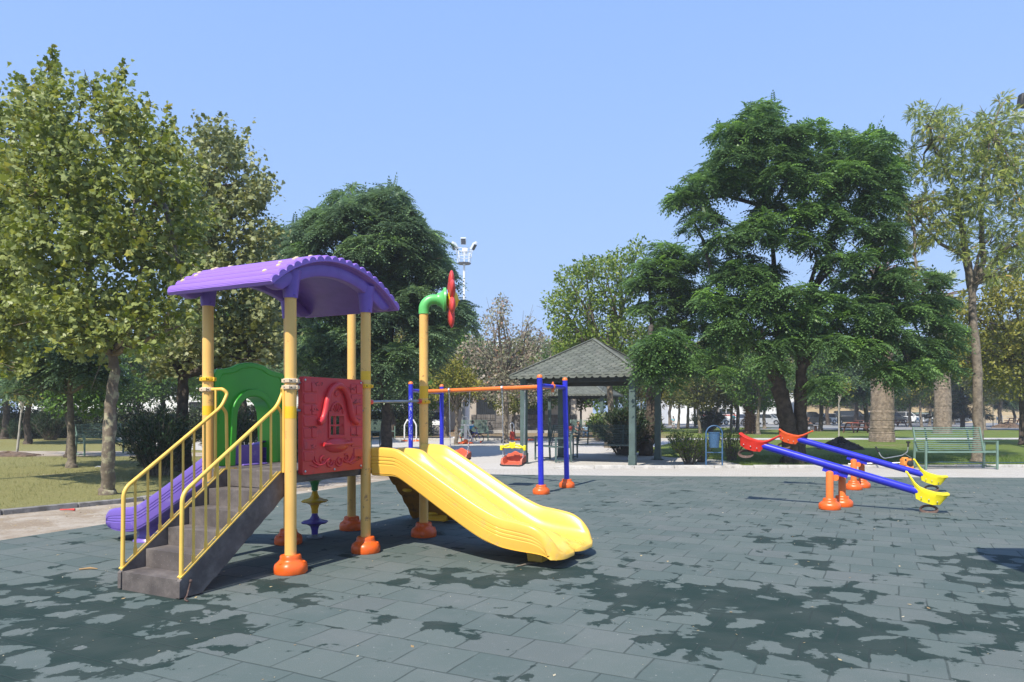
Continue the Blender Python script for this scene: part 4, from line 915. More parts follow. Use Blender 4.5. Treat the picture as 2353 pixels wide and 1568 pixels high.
def spread(pads_px, Z, g, depth=.8, rz=1.0):
    W = [(at(x, y, Z), r * Z / F) for x, y, r in pads_px]; cx = sum(p.x for p, _ in W) / len(W); hw = max(abs(p.x - cx) + r for p, r in W)
    out = []
    for p, r in W:
        dd = depth * math.sqrt(max(.05, 1 - ((p.x - cx) / hw) ** 2)) * hw
        kk = (-.85, -.1, .7) if dd > r * 1.1 else (-.3, .5)
        for j, k in enumerate(kk):
            jit = g.normal(size=3) * r * .2; f_ = (p.y + dd * k) / p.y; out.append((np.array([p.x * f_ + jit[0], p.y * f_ + jit[1], CH + (p.z - CH) * f_ + jit[2]]), r * f_ * rz * (1.0 + .12 * g.normal()), 1 if j < 2 else .6))
    return out
def trunk_tube(mb, pts, radii, g, n=14, sub=4):
    P = [Vector(p) for p in pts]; path, rad = [], []
    for i in range(len(P) - 1):
        for k in range(sub): t = k / sub; path.append(P[i].lerp(P[i + 1], t)); rad.append(radii[i] + (radii[i + 1] - radii[i]) * t)
    path.append(P[-1]); rad.append(radii[-1])
    for i in range(1, len(path) - 1): path[i] = path[i] + Vector(g.normal(size=3)) * rad[i] * .10; rad[i] *= 1 + g.normal() * .05
    mb.tube(path, rad, n)
def make_tree(name, label, cat, group, base, stem, pads, style, leafm, bark, r0, g, dens=1, size=1, limbs=14, extra_trunks=(), loc=True, spikes=()):
    """stem: points from the ground to the fork; pads: world space"""
    t = thing(name, label, cat, base, 0, group); o = Vector(base)
    mb = MB(); stem = [Vector(p) - o for p in stem]; nst = len(stem)
    rd = [r0 * 1.25] + [r0 * (1 - .35 * i / max(1, nst - 1)) for i in range(1, nst)]
    trunk_tube(mb, [stem[0] - Vector((0, 0, .05)), stem[0] + (stem[1] - stem[0]) * .12] + stem[1:], [rd[0] * 1.15, r0 * 1.02] + rd[1:], g)
    for ex in extra_trunks: trunk_tube(mb, [Vector(p) - o for p in ex[0]], ex[1], g)
    forks = [stem[-1]] + [Vector(ex[0][-1]) - o for ex in extra_trunks]
    idx = list(range(len(pads))); g.shuffle(idx)
    for i in idx[:limbs]:
        c = Vector(pads[i][0]) - o; f = min(forks, key=lambda q: (q - c).length); L = (c - f).length; mid = f.lerp(c, .5) + Vector((0, 0, L * .10)) + Vector(g.normal(size=3)) * L * .06
        ra = min(r0 * .55, .03 + L * .02); trunk_tube(mb, [f, mid, c], [ra, ra * .6, .012], g, 7, 5)
        for _ in range(2):
            e = c + Vector(g.normal(size=3)) * pads[i][1] * .7 + Vector((0, 0, pads[i][1] * .3)); s_ = f.lerp(c, .75); mb.tube([s_, (s_ + e) / 2 + Vector((0, 0, .05)), e], [ra * .4, .012, .005], 5)
    sdir = [unit(np.array([.25, 0, 1.0]) + g.normal(size=3) * .12) for _ in spikes]
    for (c, r, k), dr in zip(spikes, sdir): q0 = Vector(c) - o; mb.tube([q0 - Vector(dr) * .9, q0, q0 + Vector(dr) * r], [.016, .010, .004], 5)
    mb.build('trunk', bark, t, ang=60, fix=False)
    P, A, N, S, T = fill(style, [(np.array(c) - np.array(base), r, w_) for c, r, w_ in pads], g, dens, size)
    for (c, r, k), dr in zip(spikes, sdir):                                        # leading shoots above the crown
        c = np.array(c) - np.array(base); n = k; tt = np.linspace(0, 1, n)[:, None]
        p = c + dr * r * tt * .97 + g.normal(size=(n, 3)) * .05 * (1.2 - tt); P = np.concatenate([P, p]); A = np.concatenate([A, unit(g.normal(size=(n, 3)) * .7 + np.array([.4, 0, .1]))]); N = np.concatenate([N, unit(g.normal(size=(n, 3)) * .6 + UP)]); S = np.concatenate([S, (.15 - .05 * tt[:, 0]) * size]); T = np.concatenate([T, g.random(n)])
    scatter_mesh('crown', KT[style], P, A, N, S, LM[leafm], t, g, T)
    return t
G = lambda s_: np.random.default_rng(s_)
# --- near plane tree on the left
Z = 14.1; g = G(11)
pads = [(60, 310, 75), (112, 225, 42), (150, 340, 80), (250, 260, 50), (275, 330, 70), (60, 440, 90), (180, 450, 95), (300, 440, 80), (372, 365, 48), (385, 450, 60), (60, 580, 95), (190, 590, 100), (320, 570, 90), (70, 720, 80), (190, 730, 85), (310, 710, 75), (405, 640, 55), (420, 550, 50), (400, 740, 45), (240, 800, 45), (330, 800, 42), (150, 800, 45)]
b0 = gp(247, 1133)
make_tree('plane_tree', 'near plane tree with a mottled leaning trunk and wide olive crown left of the tower', 'tree', 'plane trees in the park', b0,
          [b0, at(250, 1040, Z), at(256, 930, Z), at(262, 850, Z), at(258, 815, Z)], spread(pads, Z, g, .62), 'shoot', 'plane', 'bark_plane', .125, g, 1.0, 1.0, 26,
          [([at(258, 815, Z), at(225, 720, Z), at(190, 560, Z + .3), at(170, 400, Z)], [.075, .06, .04, .02]), ([at(260, 815, Z), at(300, 730, Z + .3), at(330, 600, Z + .2), at(370, 450, Z)], [.075, .055, .035, .015])],
          spikes=[(at(x, y, Z + k), r, 26) for x, y, r, k in ((108, 190, .75, 0), (120, 200, .7, .3), (258, 215, .75, 0), (270, 240, .8, .2), (185, 240, .6, 0), (372, 310, .65, 0), (380, 330, .6, .3), (45, 240, .6, 0), (60, 250, .6, .4), (330, 290, .6, 0), (210, 260, .6, 0))])
Z = 16; g = G(12); b0 = Vector((-13.6, 16, 0))
make_tree('plane_tree', 'plane tree at the left edge with its trunk outside the photo', 'tree', 'plane trees in the park', b0, [b0, b0 + Vector((.2, 0, 1.5)), b0 + Vector((.3, 0, 3.2))],
          spread([(-60, 380, 90), (-40, 520, 100), (20, 650, 90), (-80, 700, 100), (30, 760, 60), (-20, 830, 60), (-120, 560, 100), (40, 850, 35)], Z, g, .7), 'shoot', 'plane', 'bark_plane', .14, g, .8, 1.05, 12)
# --- second, hazier plane tree
Z = 20; g = G(13); b0 = Vector(((424 - CX) * Z / F, Z, 0))
pads = [(478, 345, 45), (525, 385, 48), (455, 420, 65), (550, 465, 55), (592, 440, 30), (490, 520, 80), (575, 560, 48), (430, 610, 80), (530, 640, 75), (598, 630, 40), (470, 740, 75), (560, 750, 62), (618, 740, 42), (410, 800, 60), (500, 820, 55), (590, 830, 45), (640, 800, 35), (360, 850, 40), (420, 520, 60), (545, 880, 30)]
make_tree('plane_tree', 'second plane tree with a thick dark trunk, hazy crown reaching over the purple roof', 'tree', 'plane trees in the park', b0, [b0, at(420, 1000, Z), at(420, 930, Z), at(420, 868, Z)], spread(pads, Z, g, .6), 'shoot', 'plane2', 'bark_dark', .21, g, .72, 1.15, 24,
          [([at(420, 868, Z), at(445, 780, Z), at(470, 600, Z), at(490, 430, Z)], [.13, .09, .05, .02]), ([at(420, 868, Z), at(385, 800, Z), at(390, 650, Z)], [.12, .08, .03])],
          spikes=[(at(x, y, Z), r, 24) for x, y, r in ((464, 345, .75), (512, 350, .75), (535, 385, .7), (560, 430, .7), (610, 445, .6), (575, 450, .6), (590, 500, .5))])
# --- chinaberry trees (drooping dark fronds in layers)
Z = 26; g = G(14); b0 = Vector(((885 - CX) * Z / F, Z, 0))
pads = [(800, 475, 40), (850, 465, 30), (895, 462, 34), (912, 490, 30), (750, 505, 38), (820, 520, 50), (880, 530, 50), (938, 520, 34), (712, 535, 34), (770, 560, 52), (960, 560, 42), (905, 590, 52), (995, 600, 34), (700, 600, 44), (830, 610, 55), (740, 640, 50), (960, 640, 50), (1010, 640, 30), (880, 670, 60), (800, 700, 55), (960, 710, 50), (1040, 722, 36), (1065, 745, 24), (730, 720, 46), (890, 750, 60), (985, 770, 44), (820, 790, 55), (1000, 815, 34), (740, 800, 46), (940, 830, 46), (870, 850, 50), (790, 870, 44), (705, 860, 36), (930, 895, 34), (1025, 770, 26)]
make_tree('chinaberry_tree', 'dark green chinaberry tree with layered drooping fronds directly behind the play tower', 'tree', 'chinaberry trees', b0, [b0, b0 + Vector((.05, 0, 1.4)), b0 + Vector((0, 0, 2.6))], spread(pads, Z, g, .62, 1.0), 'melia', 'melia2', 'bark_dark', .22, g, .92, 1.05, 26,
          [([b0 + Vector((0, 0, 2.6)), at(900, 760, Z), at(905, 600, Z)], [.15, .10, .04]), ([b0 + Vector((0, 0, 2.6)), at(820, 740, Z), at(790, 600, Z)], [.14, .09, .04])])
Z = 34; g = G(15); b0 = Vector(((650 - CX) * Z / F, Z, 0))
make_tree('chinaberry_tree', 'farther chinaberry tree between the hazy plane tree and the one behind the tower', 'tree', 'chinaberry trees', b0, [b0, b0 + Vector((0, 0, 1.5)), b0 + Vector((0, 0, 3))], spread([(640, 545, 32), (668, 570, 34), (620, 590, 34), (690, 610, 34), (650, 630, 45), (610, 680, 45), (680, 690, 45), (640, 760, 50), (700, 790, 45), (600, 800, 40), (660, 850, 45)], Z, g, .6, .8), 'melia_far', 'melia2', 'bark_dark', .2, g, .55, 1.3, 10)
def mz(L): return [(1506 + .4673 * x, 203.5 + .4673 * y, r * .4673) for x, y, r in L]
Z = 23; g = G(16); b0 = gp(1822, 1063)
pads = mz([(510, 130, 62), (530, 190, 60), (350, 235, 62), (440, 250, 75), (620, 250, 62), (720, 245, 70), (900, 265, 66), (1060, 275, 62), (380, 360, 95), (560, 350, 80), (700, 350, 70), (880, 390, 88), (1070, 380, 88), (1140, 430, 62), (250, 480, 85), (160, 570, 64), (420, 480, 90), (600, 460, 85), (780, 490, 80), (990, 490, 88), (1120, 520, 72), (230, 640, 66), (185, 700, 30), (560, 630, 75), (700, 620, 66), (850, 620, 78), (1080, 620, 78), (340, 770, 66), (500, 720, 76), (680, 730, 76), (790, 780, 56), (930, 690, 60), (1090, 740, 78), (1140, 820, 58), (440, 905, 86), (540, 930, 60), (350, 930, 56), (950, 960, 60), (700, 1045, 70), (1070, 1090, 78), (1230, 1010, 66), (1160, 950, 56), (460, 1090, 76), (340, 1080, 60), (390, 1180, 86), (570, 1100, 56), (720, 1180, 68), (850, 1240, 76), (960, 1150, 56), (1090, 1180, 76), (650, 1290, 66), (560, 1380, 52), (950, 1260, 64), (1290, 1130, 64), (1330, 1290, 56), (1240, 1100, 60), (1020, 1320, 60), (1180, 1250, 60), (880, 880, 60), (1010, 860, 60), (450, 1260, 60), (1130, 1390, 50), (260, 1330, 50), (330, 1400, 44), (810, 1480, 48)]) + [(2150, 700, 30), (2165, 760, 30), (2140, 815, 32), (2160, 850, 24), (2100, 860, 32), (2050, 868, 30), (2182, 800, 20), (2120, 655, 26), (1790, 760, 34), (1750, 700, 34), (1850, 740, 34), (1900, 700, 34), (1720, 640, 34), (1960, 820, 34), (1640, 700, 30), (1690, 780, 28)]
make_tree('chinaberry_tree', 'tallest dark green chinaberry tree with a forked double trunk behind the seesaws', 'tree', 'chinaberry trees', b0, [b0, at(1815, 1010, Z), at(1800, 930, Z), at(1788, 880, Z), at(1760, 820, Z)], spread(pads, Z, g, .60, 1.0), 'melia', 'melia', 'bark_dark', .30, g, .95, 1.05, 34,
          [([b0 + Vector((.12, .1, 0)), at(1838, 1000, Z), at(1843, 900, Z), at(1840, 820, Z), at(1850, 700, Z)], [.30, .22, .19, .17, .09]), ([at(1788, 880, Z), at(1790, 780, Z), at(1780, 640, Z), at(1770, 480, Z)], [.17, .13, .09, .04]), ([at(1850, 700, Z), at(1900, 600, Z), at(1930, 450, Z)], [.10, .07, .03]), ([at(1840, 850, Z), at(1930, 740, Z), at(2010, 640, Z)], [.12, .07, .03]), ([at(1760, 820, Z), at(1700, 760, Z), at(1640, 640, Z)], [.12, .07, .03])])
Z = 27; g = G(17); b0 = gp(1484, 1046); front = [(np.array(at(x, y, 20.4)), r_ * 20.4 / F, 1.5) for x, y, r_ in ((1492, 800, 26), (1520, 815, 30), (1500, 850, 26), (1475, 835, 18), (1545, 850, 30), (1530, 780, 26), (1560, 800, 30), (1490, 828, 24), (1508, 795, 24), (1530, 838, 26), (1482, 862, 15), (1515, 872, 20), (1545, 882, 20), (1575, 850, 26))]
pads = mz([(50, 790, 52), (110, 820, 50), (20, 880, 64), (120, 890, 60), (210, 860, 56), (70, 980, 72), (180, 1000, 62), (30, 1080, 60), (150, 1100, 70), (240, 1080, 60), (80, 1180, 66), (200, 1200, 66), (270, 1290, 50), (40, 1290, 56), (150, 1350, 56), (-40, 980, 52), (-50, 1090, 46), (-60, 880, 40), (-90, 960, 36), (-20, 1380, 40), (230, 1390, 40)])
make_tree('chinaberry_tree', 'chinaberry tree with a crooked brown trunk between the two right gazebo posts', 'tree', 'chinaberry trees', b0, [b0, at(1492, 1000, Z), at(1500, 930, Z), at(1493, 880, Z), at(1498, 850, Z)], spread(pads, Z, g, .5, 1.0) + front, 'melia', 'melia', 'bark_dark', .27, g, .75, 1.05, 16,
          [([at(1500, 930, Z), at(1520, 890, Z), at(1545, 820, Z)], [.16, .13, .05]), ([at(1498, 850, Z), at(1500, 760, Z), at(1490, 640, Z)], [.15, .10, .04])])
# --- light green rounded tree, dry bush tree, small yellow-green tree
Z = 33; g = G(18); b0 = Vector(((1400 - CX) * Z / F, Z, 0))
make_tree('acacia_tree', 'rounded light green tree rising behind the nearer gazebo roof', 'tree', 'park trees in the middle', b0, [b0, b0 + Vector((.1, 0, 1.6)), b0 + Vector((0, 0, 3))], spread([(1305, 640, 34), (1340, 620, 30), (1385, 615, 36), (1425, 600, 34), (1460, 585, 26), (1290, 690, 34), (1345, 690, 44), (1400, 680, 46), (1450, 650, 40), (1285, 745, 28), (1330, 760, 42), (1390, 760, 44), (1450, 730, 46), (1480, 800, 40), (1420, 820, 44), (1300, 800, 30), (1350, 830, 36), (1290, 850, 24)], Z, g, .6), 'cloud', 'light', 'bark_grey', .2, g, .62, 1.25, 26)
Z = 38; g = G(19); b0 = Vector(((1160 - CX) * Z / F, Z, 0))
make_tree('dying_tree', 'thin browning tree with dry reddish pods in front of the pale building', 'tree', 'park trees in the middle', b0, [b0, b0 + Vector((.1, 0, 1.6)), b0 + Vector((0, 0, 3))], spread([(1150, 705, 24), (1140, 745, 32), (1180, 770, 34), (1105, 785, 34), (1225, 770, 26), (1245, 800, 30), (1080, 830, 36), (1130, 835, 44), (1185, 835, 46), (1240, 850, 36), (1265, 880, 26), (1090, 890, 34), (1150, 900, 40), (1215, 900, 36), (1215, 740, 14), (1150, 688, 12)], Z, g, .6), 'cloud', 'dry', 'bark_grey', .16, g, .30, 1.2, 34)
Z = 36; g = G(20); b0 = Vector(((1048 - CX) * Z / F, Z, 0))
make_tree('young_pine', 'small yellow-green tree just right of the flower pole', 'tree', 'park trees in the middle', b0, [b0, b0 + Vector((.05, 0, 1)), b0 + Vector((0, 0, 1.8))], spread([(1040, 840, 28), (1070, 860, 26), (1010, 860, 24), (1050, 885, 32), (1020, 900, 26), (1085, 895, 22)], Z, g, .7), 'cloud', 'yel', 'bark_grey', .1, g, .8, 1.1, 10)
# --- tall tree with the slender grey trunk on the right
def rz_(L): return [(1954 + .5716 * x, 162.8 + .5716 * y, r * .5716) for x, y, r in L]
Z = 23.2; g = G(21); b0 = gp(2246, 1062)
pads = rz_([(275, 160, 36), (310, 230, 44), (395, 190, 44), (375, 280, 55), (465, 260, 56), (545, 200, 40), (615, 120, 26), (640, 190, 36), (590, 290, 56), (480, 370, 66), (380, 380, 56), (295, 400, 46), (235, 330, 36), (195, 390, 26), (620, 370, 56), (680, 420, 46), (560, 450, 66), (430, 470, 66), (300, 530, 56), (230, 570, 54), (380, 580, 56), (500, 550, 56), (640, 520, 56), (690, 600, 46), (560, 640, 56), (430, 650, 52), (330, 650, 44), (270, 700, 36), (640, 700, 52), (690, 780, 46), (460, 730, 40), (570, 740, 46), (570, 820, 42), (260, 800, 28), (740, 300, 50), (760, 500, 60), (750, 680, 60)])
make_tree('ailanthus_tree', 'tall airy yellow-green tree on a slender grey trunk behind the pale green bench', 'tree', 'trees behind the right bench', b0, [b0, at(2248, 960, Z), at(2246, 850, Z), at(2238, 760, Z), at(2232, 660, Z)], spread(pads, Z, g, .5, 1.0), 'pinna', 'ail', 'bark_grey', .17, g, 1.9, .62, 40,
          [([at(2232, 660, Z), at(2220, 590, Z), at(2200, 450, Z), at(2140, 330, Z)], [.13, .11, .06, .02]), ([at(2234, 670, Z), at(2260, 600, Z), at(2250, 450, Z), at(2280, 300, Z)], [.12, .09, .05, .02]), ([at(2220, 590, Z), at(2160, 560, Z), at(2080, 470, Z)], [.07, .05, .02])])
Z = 36; g = G(22); b0 = gp(2351, 1021)
make_tree('plane_tree', 'yellowing plane tree with a dark trunk at the right edge of the lawn', 'tree', 'trees behind the right bench', b0, [b0, at(2349, 900, Z), at(2345, 830, Z)], spread([(2200, 710, 34), (2255, 720, 44), (2315, 700, 44), (2220, 780, 44), (2290, 790, 52), (2350, 770, 50), (2265, 850, 40), (2335, 860, 46), (2200, 840, 30), (2390, 700, 50), (2400, 800, 50), (2360, 640, 36), (2290, 650, 30)], Z, g, .6), 'cloud', 'yel', 'bark_dark', .17, g, .60, 1.5, 20)
# --- background trees: a few kinds, copied with their trunk and crown
def proto(kind, seed, h=7.0, wd=2.4, crown0=2.3, r0=.13, dens=.85, size=1.7, leafm='back', npads=13, style='cloud', bark='bark_grey'):
    g = G(seed); pads = []
    for i in range(npads):
        a = g.random() * 6.28; z = crown0 + .15 + (h - crown0 - .8) * (i + .5) / npads; q = math.sin(math.pi * min(.95, max(.15, (z - crown0) / (h - crown0) * .85 + .12))); rr_ = wd * q * g.random() ** .5 * .8
        pads.append((np.array([rr_ * math.cos(a), rr_ * math.sin(a), z]), .55 + .5 * q + .15 * g.random(), 1))
    return make_tree(kind, 'x', 'tree', 'trees at the far side of the park', (0, 0, 0), [(0, 0, 0), (.08 * g.normal(), 0, crown0 * .5), (.15 * g.normal(), .1, crown0 + .3)], pads, style, leafm, bark, r0, g, dens, size, 9)
KINDS = {'p': proto('plane_tree', 31), 'q': proto('plane_tree', 32, 8, 2.8, 2.2, .15, .8, 1.8, 'back', 17), 'g': proto('park_tree', 33, 6.5, 2.3, 2.0, .14, .85, 1.6, 'backg', 14), 'd': proto('park_tree', 34, 7.5, 2.8, 2.4, .2, .85, 1.7, 'backg', 17, bark='bark_dark'),
         'm': proto('chinaberry_tree', 35, 5.2, 2.2, 1.9, .15, .6, 1.25, 'melia2', 12, 'melia_far', 'bark_dark'), 'y': proto('park_tree', 36, 5.5, 1.7, 2.1, .10, .5, 1.5, 'yel', 9)}
first = {k: True for k in KINDS}
BT = [  # kind, picture x, depth, size, label
 ('p', 1558, 70, 1.0, 'olive plane tree beside the walking child in the blue and white shirt'), ('q', 1580, 74, .95, 'slim plane tree in front of the long white wall'), ('p', 1597, 78, 1.05, 'plane tree just left of the white minibus'),
 ('p', 1609, 56, .85, 'plane tree leaning behind the dark round shrub'), ('q', 1632, 60, .9, 'plane tree growing before the middle of the minibus'), ('p', 1680, 58, .85, 'plane tree to the left of the man in teal'),
 ('q', 1694, 61, .95, 'dark stemmed plane tree right beside the man in teal'), ('g', 1742, 53, .9, 'slim grey tree to the right of the shaggy palm stump'), ('g', 1757, 71, 1.1, 'tree standing in front of the silver saloon car'),
 ('d', 1903, 92, 1.2, 'tree by the parked pale hatchback'), ('d', 1885, 62, .9, 'green tree behind the white barked sapling'), ('y', 1930, 68, 1.1, 'yellowing tree behind the white barked sapling'), ('d', 1966, 84, 1.2, 'tree in front of the black van'),
 ('m', 1990, 62, 1.15, 'leaning chinaberry beside the nearer smooth palm trunk'), ('g', 2052, 84, 1.1, 'tree in front of the dark estate car'), ('g', 2092, 80, 1.0, 'bright green tree between the two palm trunks'), ('y', 2118, 78, 1.3, 'golden crowned tree between the two palm trunks'),
 ('p', 2136, 88, 1.1, 'tree before the green covered car'), ('p', 2262, 66, 1.1, 'plane tree behind the slender grey trunk'), ('q', 2300, 76, 1.2, 'olive plane tree right of the thin staked sapling'), ('m', 2330, 84, 1.0, 'low round chinaberry by the blue bin on the far lawn'), ('q', 2385, 64, 1.1, 'plane tree at the far right edge of the lawn'),
 ('m', 900, 43, .95, 'small chinaberry with a pale straight trunk seen between the tower poles'), ('g', 1027, 43, 1.0, 'tree with a stout trunk beside the far bench by the bicycle'), ('p', 1047, 53, .85, 'thin tree left of the boy on the bicycle'), ('q', 1181, 43, .68, 'leaning tree behind the red leg trainer'),
 ('d', 800, 48, 1.1, 'dark tree behind the left part of the tower deck'), ('g', 845, 60, 1.2, 'green tree behind the red panel'), ('p', 960, 58, 1.2, 'tree beside the white hut'), ('g', 1240, 56, 1.0, 'tree before the barred window'), ('p', 1290, 60, 1.1, 'tree left of the second gazebo'),
 ('p', 1335, 66, .8, 'olive tree behind the seated children'), ('g', 1402, 58, 1.1, 'forked tree seen through the second gazebo'), ('q', 1450, 62, 1.0, 'olive tree right of the second gazebo'), ('y', 1520, 60, 1.0, 'sparse yellow tree beside the dark gazebo post'),
 ('m', 66, 37, 1.0, 'small chinaberry near the left end of the hedge'), ('d', 157, 26, .62, 'stout dark tree right behind the straight brown trunk'), ('d', 262, 48, 1.0, 'tree directly behind the mottled plane trunk'), ('g', 318, 46, .9, 'bushy tree above the middle of the hedge'), ('d', 372, 52, 1.0, 'tree above the right part of the hedge'),
 ('g', 120, 52, .95, 'tree standing over the round bush'), ('d', 10, 44, .95, 'dark tree at the left end of the white building'), ('g', 470, 40, 1.0, 'tree behind the second plane trunk'), ('d', 560, 46, 1.1, 'dark tree seen through the green arch'), ('g', 640, 56, 1.2, 'tree above the far hedge behind the tower'), ('d', 720, 55, 1.1, 'tree behind the spinner pole'),
 ('q', 1650, 84, 1.3, 'tree crown rising over the minibus'), ('q', 1540, 90, 1.3, 'tall tree beyond the white wall'), ('q', 2010, 100, 1.4, 'tall tree beyond the parked cars'), ('q', 2190, 96, 1.4, 'tall tree behind the conifer'), ('q', 1850, 98, 1.3, 'tall tree seen between the two forked trunks')]
rr = random.Random(77)
FARROW = ['behind the gazebo post', 'left of the walking child', 'behind the walking child', 'over the minibus nose', 'over the minibus tail', 'behind the shaggy palm stump', 'over the silver saloon', 'behind the left stem of the forked trunk', 'over the black car', 'over the white hatchback', 'over the black people carrier', 'behind the nearer palm trunk', 'over the white off-road car', 'over the green covered car', 'behind the second palm trunk', 'left of the slender grey trunk', 'right of the slender grey trunk', 'over the farthest picnic table', 'at the right edge']
for i, px in enumerate((1470, 1520, 1575, 1625, 1668, 1715, 1768, 1815, 1872, 1925, 1975, 2035, 2075, 2125, 2165, 2225, 2270, 2320, 2370)):
    BT.append(('pqgq'[i % 4], px + rr.uniform(-8, 8), 115 + (i * 37 % 11) * 1.0, 1.55, ('tall olive', 'broad olive', 'leafy green', 'rounded olive')[i % 4] + ' tree in the far row, ' + FARROW[i]))
for k, px, Zt, sc_, lab in BT:
    p = Vector(((px - CX) * Zt / F, Zt, -.02)); 
    t = KINDS[k] if first[k] else dup(KINDS[k]); first[k] = False
    t.location = p; t.rotation_euler = (0, 0, rr.uniform(0, 6.28)); s_ = sc_ * rr.uniform(1.08, 1.22); t.scale = (s_, s_, s_); t['label'] = lab
# straight brown trunk with a dark green crown at left
Z = 21; g = G(41); b0 = gp(165, 1073)
make_tree('park_tree', 'tree with a straight brown trunk and bright green crown under the near plane tree', 'tree', 'trees on the dry lawn', b0, [b0, at(163, 960, Z), at(160, 905, Z)], spread([(80, 830, 40), (130, 810, 45), (185, 820, 42), (230, 840, 36), (60, 870, 32), (110, 870, 40), (165, 870, 40), (215, 880, 34), (40, 900, 22), (255, 870, 26), (120, 760, 40), (180, 765, 35)], Z, g, .6), 'melia', 'melia2', 'bark_grey', .12, g, .65, 1.0, 10)
# bare saplings
def sapling(px, py, h, label, m_='bark_pale', lean=0, leaves=0, mound=None):
    b0 = gp(px, py); g = G(int(px)); t = thing('sapling', label, 'sapling', b0, 0, 'young saplings'); mb = MB(); top = Vector((lean, 0, h))
    trunk_tube(mb, [(0, 0, 0), (lean * .5, .02, h * .5), top], [.045, .038, .025], g, 8)
    tips = []
    for i in range(9): e = top + Vector((g.normal() * .35, g.normal() * .35, .35 + g.random() * .5)) * (h / 2.6); mb.tube([top - Vector((0, 0, g.random() * .4)), (top + e) / 2 + Vector((0, 0, .05)), e], [.018, .012, .004], 5); tips.append(np.array(e))
    mb.build('trunk', m_, t, ang=60, fix=False)
    if leaves:
        P = np.concatenate([q + g.normal(size=(leaves, 3)) * .22 for q in tips]); n = len(P); scatter_mesh('crown', 'leaf', P, sph(g, n), unit(sph(g, n) + UP), .12 + .05 * g.random(n), LM['yel'], t, g)
sapling(1928, 1018, 2.35, 'white barked sapling with bare twigs standing in the dark soil heap', leaves=14)
sapling(38, 1045, 1.9, 'thin pale sapling on the far left of the dry lawn', lean=.2, leaves=30)
sapling(2282, 980, 3.2, 'thin staked sapling in a brown soil ring on the far lawn', leaves=40)
# conifers
def conifer(px, Zt, h, label, seed):
    g = G(seed); b0 = Vector(((px - CX) * Zt / F, Zt, 0)); t = thing('fir_tree', label, 'fir tree', b0, 0, 'dark firs on the far lawn'); mb = MB(); trunk_tube(mb, [(0, 0, 0), (0, 0, h * .5), (0, 0, h)], [.22, .14, .02], g, 8)
    P, A = [], []
    for z in np.arange(1.2, h, .28):
        R_ = (h - z) * .34 + .15; k = 9
        for j in range(k):
            a = g.random() * 6.28; e = Vector((R_ * math.cos(a), R_ * math.sin(a), z + .1 - R_ * .12)); mb.tube([(0, 0, z), e], [.025, .008], 4)
            m_ = int(R_ * 26) + 4; tt = g.random(m_) ** .7; P.append(np.outer(tt, np.array(e) - [0, 0, z]) + [0, 0, z] + g.normal(size=(m_, 3)) * .06); A.append(g.normal(size=(m_, 3)) * .5 + np.array([math.cos(a), math.sin(a), -.1]))
    mb.build('trunk', 'bark_dark', t, ang=60, fix=False); P = np.concatenate(P); n = len(P); scatter_mesh('crown', 'blade', P, np.concatenate(A), unit(UP + g.normal(size=(n, 3)) * .4), .30 + .12 * g.random(n), LM['con'], t, g)
conifer(2212, 72, 8.2, 'dark fir tree left of the slender grey trunk', 51); conifer(2178, 80, 7.6, 'dark fir tree behind the second smooth palm trunk', 52)
# palms
def palm(px, py, r0, r1, h, label, fib, seed):
    g = G(seed); b0 = gp(px, py); t = thing('palm_tree', label, 'palm tree', b0, 0, 'palms on the right lawn'); pr = []; z = -.03
    while z < h: f_ = z / h; r_ = r0 + (r1 - r0) * min(1, f_ * 1.3) + (.05 * math.exp(-max(z, 0) * 2)); pr += [(r_ * (1 + g.normal() * .012), z), (r_ * (1.0 + .004 + g.random() * .012), z + .035)]; z += .062 + g.random() * .03
    mb = MB(); mb.lathe(pr, (0, 0, 0), 26, wob=lambda a, z: 1 + .03 * math.sin(a * 5 + z * 2) + .02 * math.sin(a * 13 + z * 9)); mb.build('trunk', 'palm_fibre' if fib else 'palm_bark', t, ang=40, fix=False)
    n = 700 if fib else 320; a = g.random(n) * 6.28; zz = (g.random(n) * h) if fib else h * (.72 + .28 * g.random(n)); rr_ = r1 * 1.02
    scatter_mesh('leaf_base', 'blade', np.stack([np.cos(a) * rr_, np.sin(a) * rr_, zz], -1), np.stack([np.cos(a) * .7, np.sin(a) * .7, g.normal(size=n) * .5 + .4], -1), np.stack([-np.sin(a), np.cos(a), a * 0], -1), .16 + .16 * g.random(n), M['palm_fibre'], t, g)
    P, A, N, S = [], [], [], []; mb = MB()
    for i in range(34):
        a = g.random() * 6.28; el = g.random() * 2.1 - .9; d = np.array([math.cos(a) * math.cos(el), math.sin(a) * math.cos(el), math.sin(el)]); c = np.array([0, 0, h]) + d * 1.45; mb.tube([(0, 0, h), c], [.03, .015], 5)
        s_ = unit(np.cross(d, UP + .01)); 
        for j in range(17): th = (j - 8) / 8 * 1.25; P.append(c); A.append(d * math.cos(th) + s_ * math.sin(th) - UP * .3); N.append(np.cross(d, s_)); S.append(1.0 - .2 * abs(th))
    mb.build('petiole', 'palm_fibre', t, fix=False); n = len(P); scatter_mesh('crown', 'blade', np.array(P), np.array(A), np.array(N), np.array(S), LM['palm'], t, g)
palm(2027, 1014, .62, .50, 9.6, 'broad smooth palm trunk standing nearer on the lawn beyond the dark soil', False, 61)
palm(2166, 996, .62, .50, 10.6, 'broad smooth palm trunk behind the left end of the green bench', False, 62)
palm(1723, 996, .36, .33, 3.4, 'short shaggy brown palm stump with fibrous bark', True, 63)
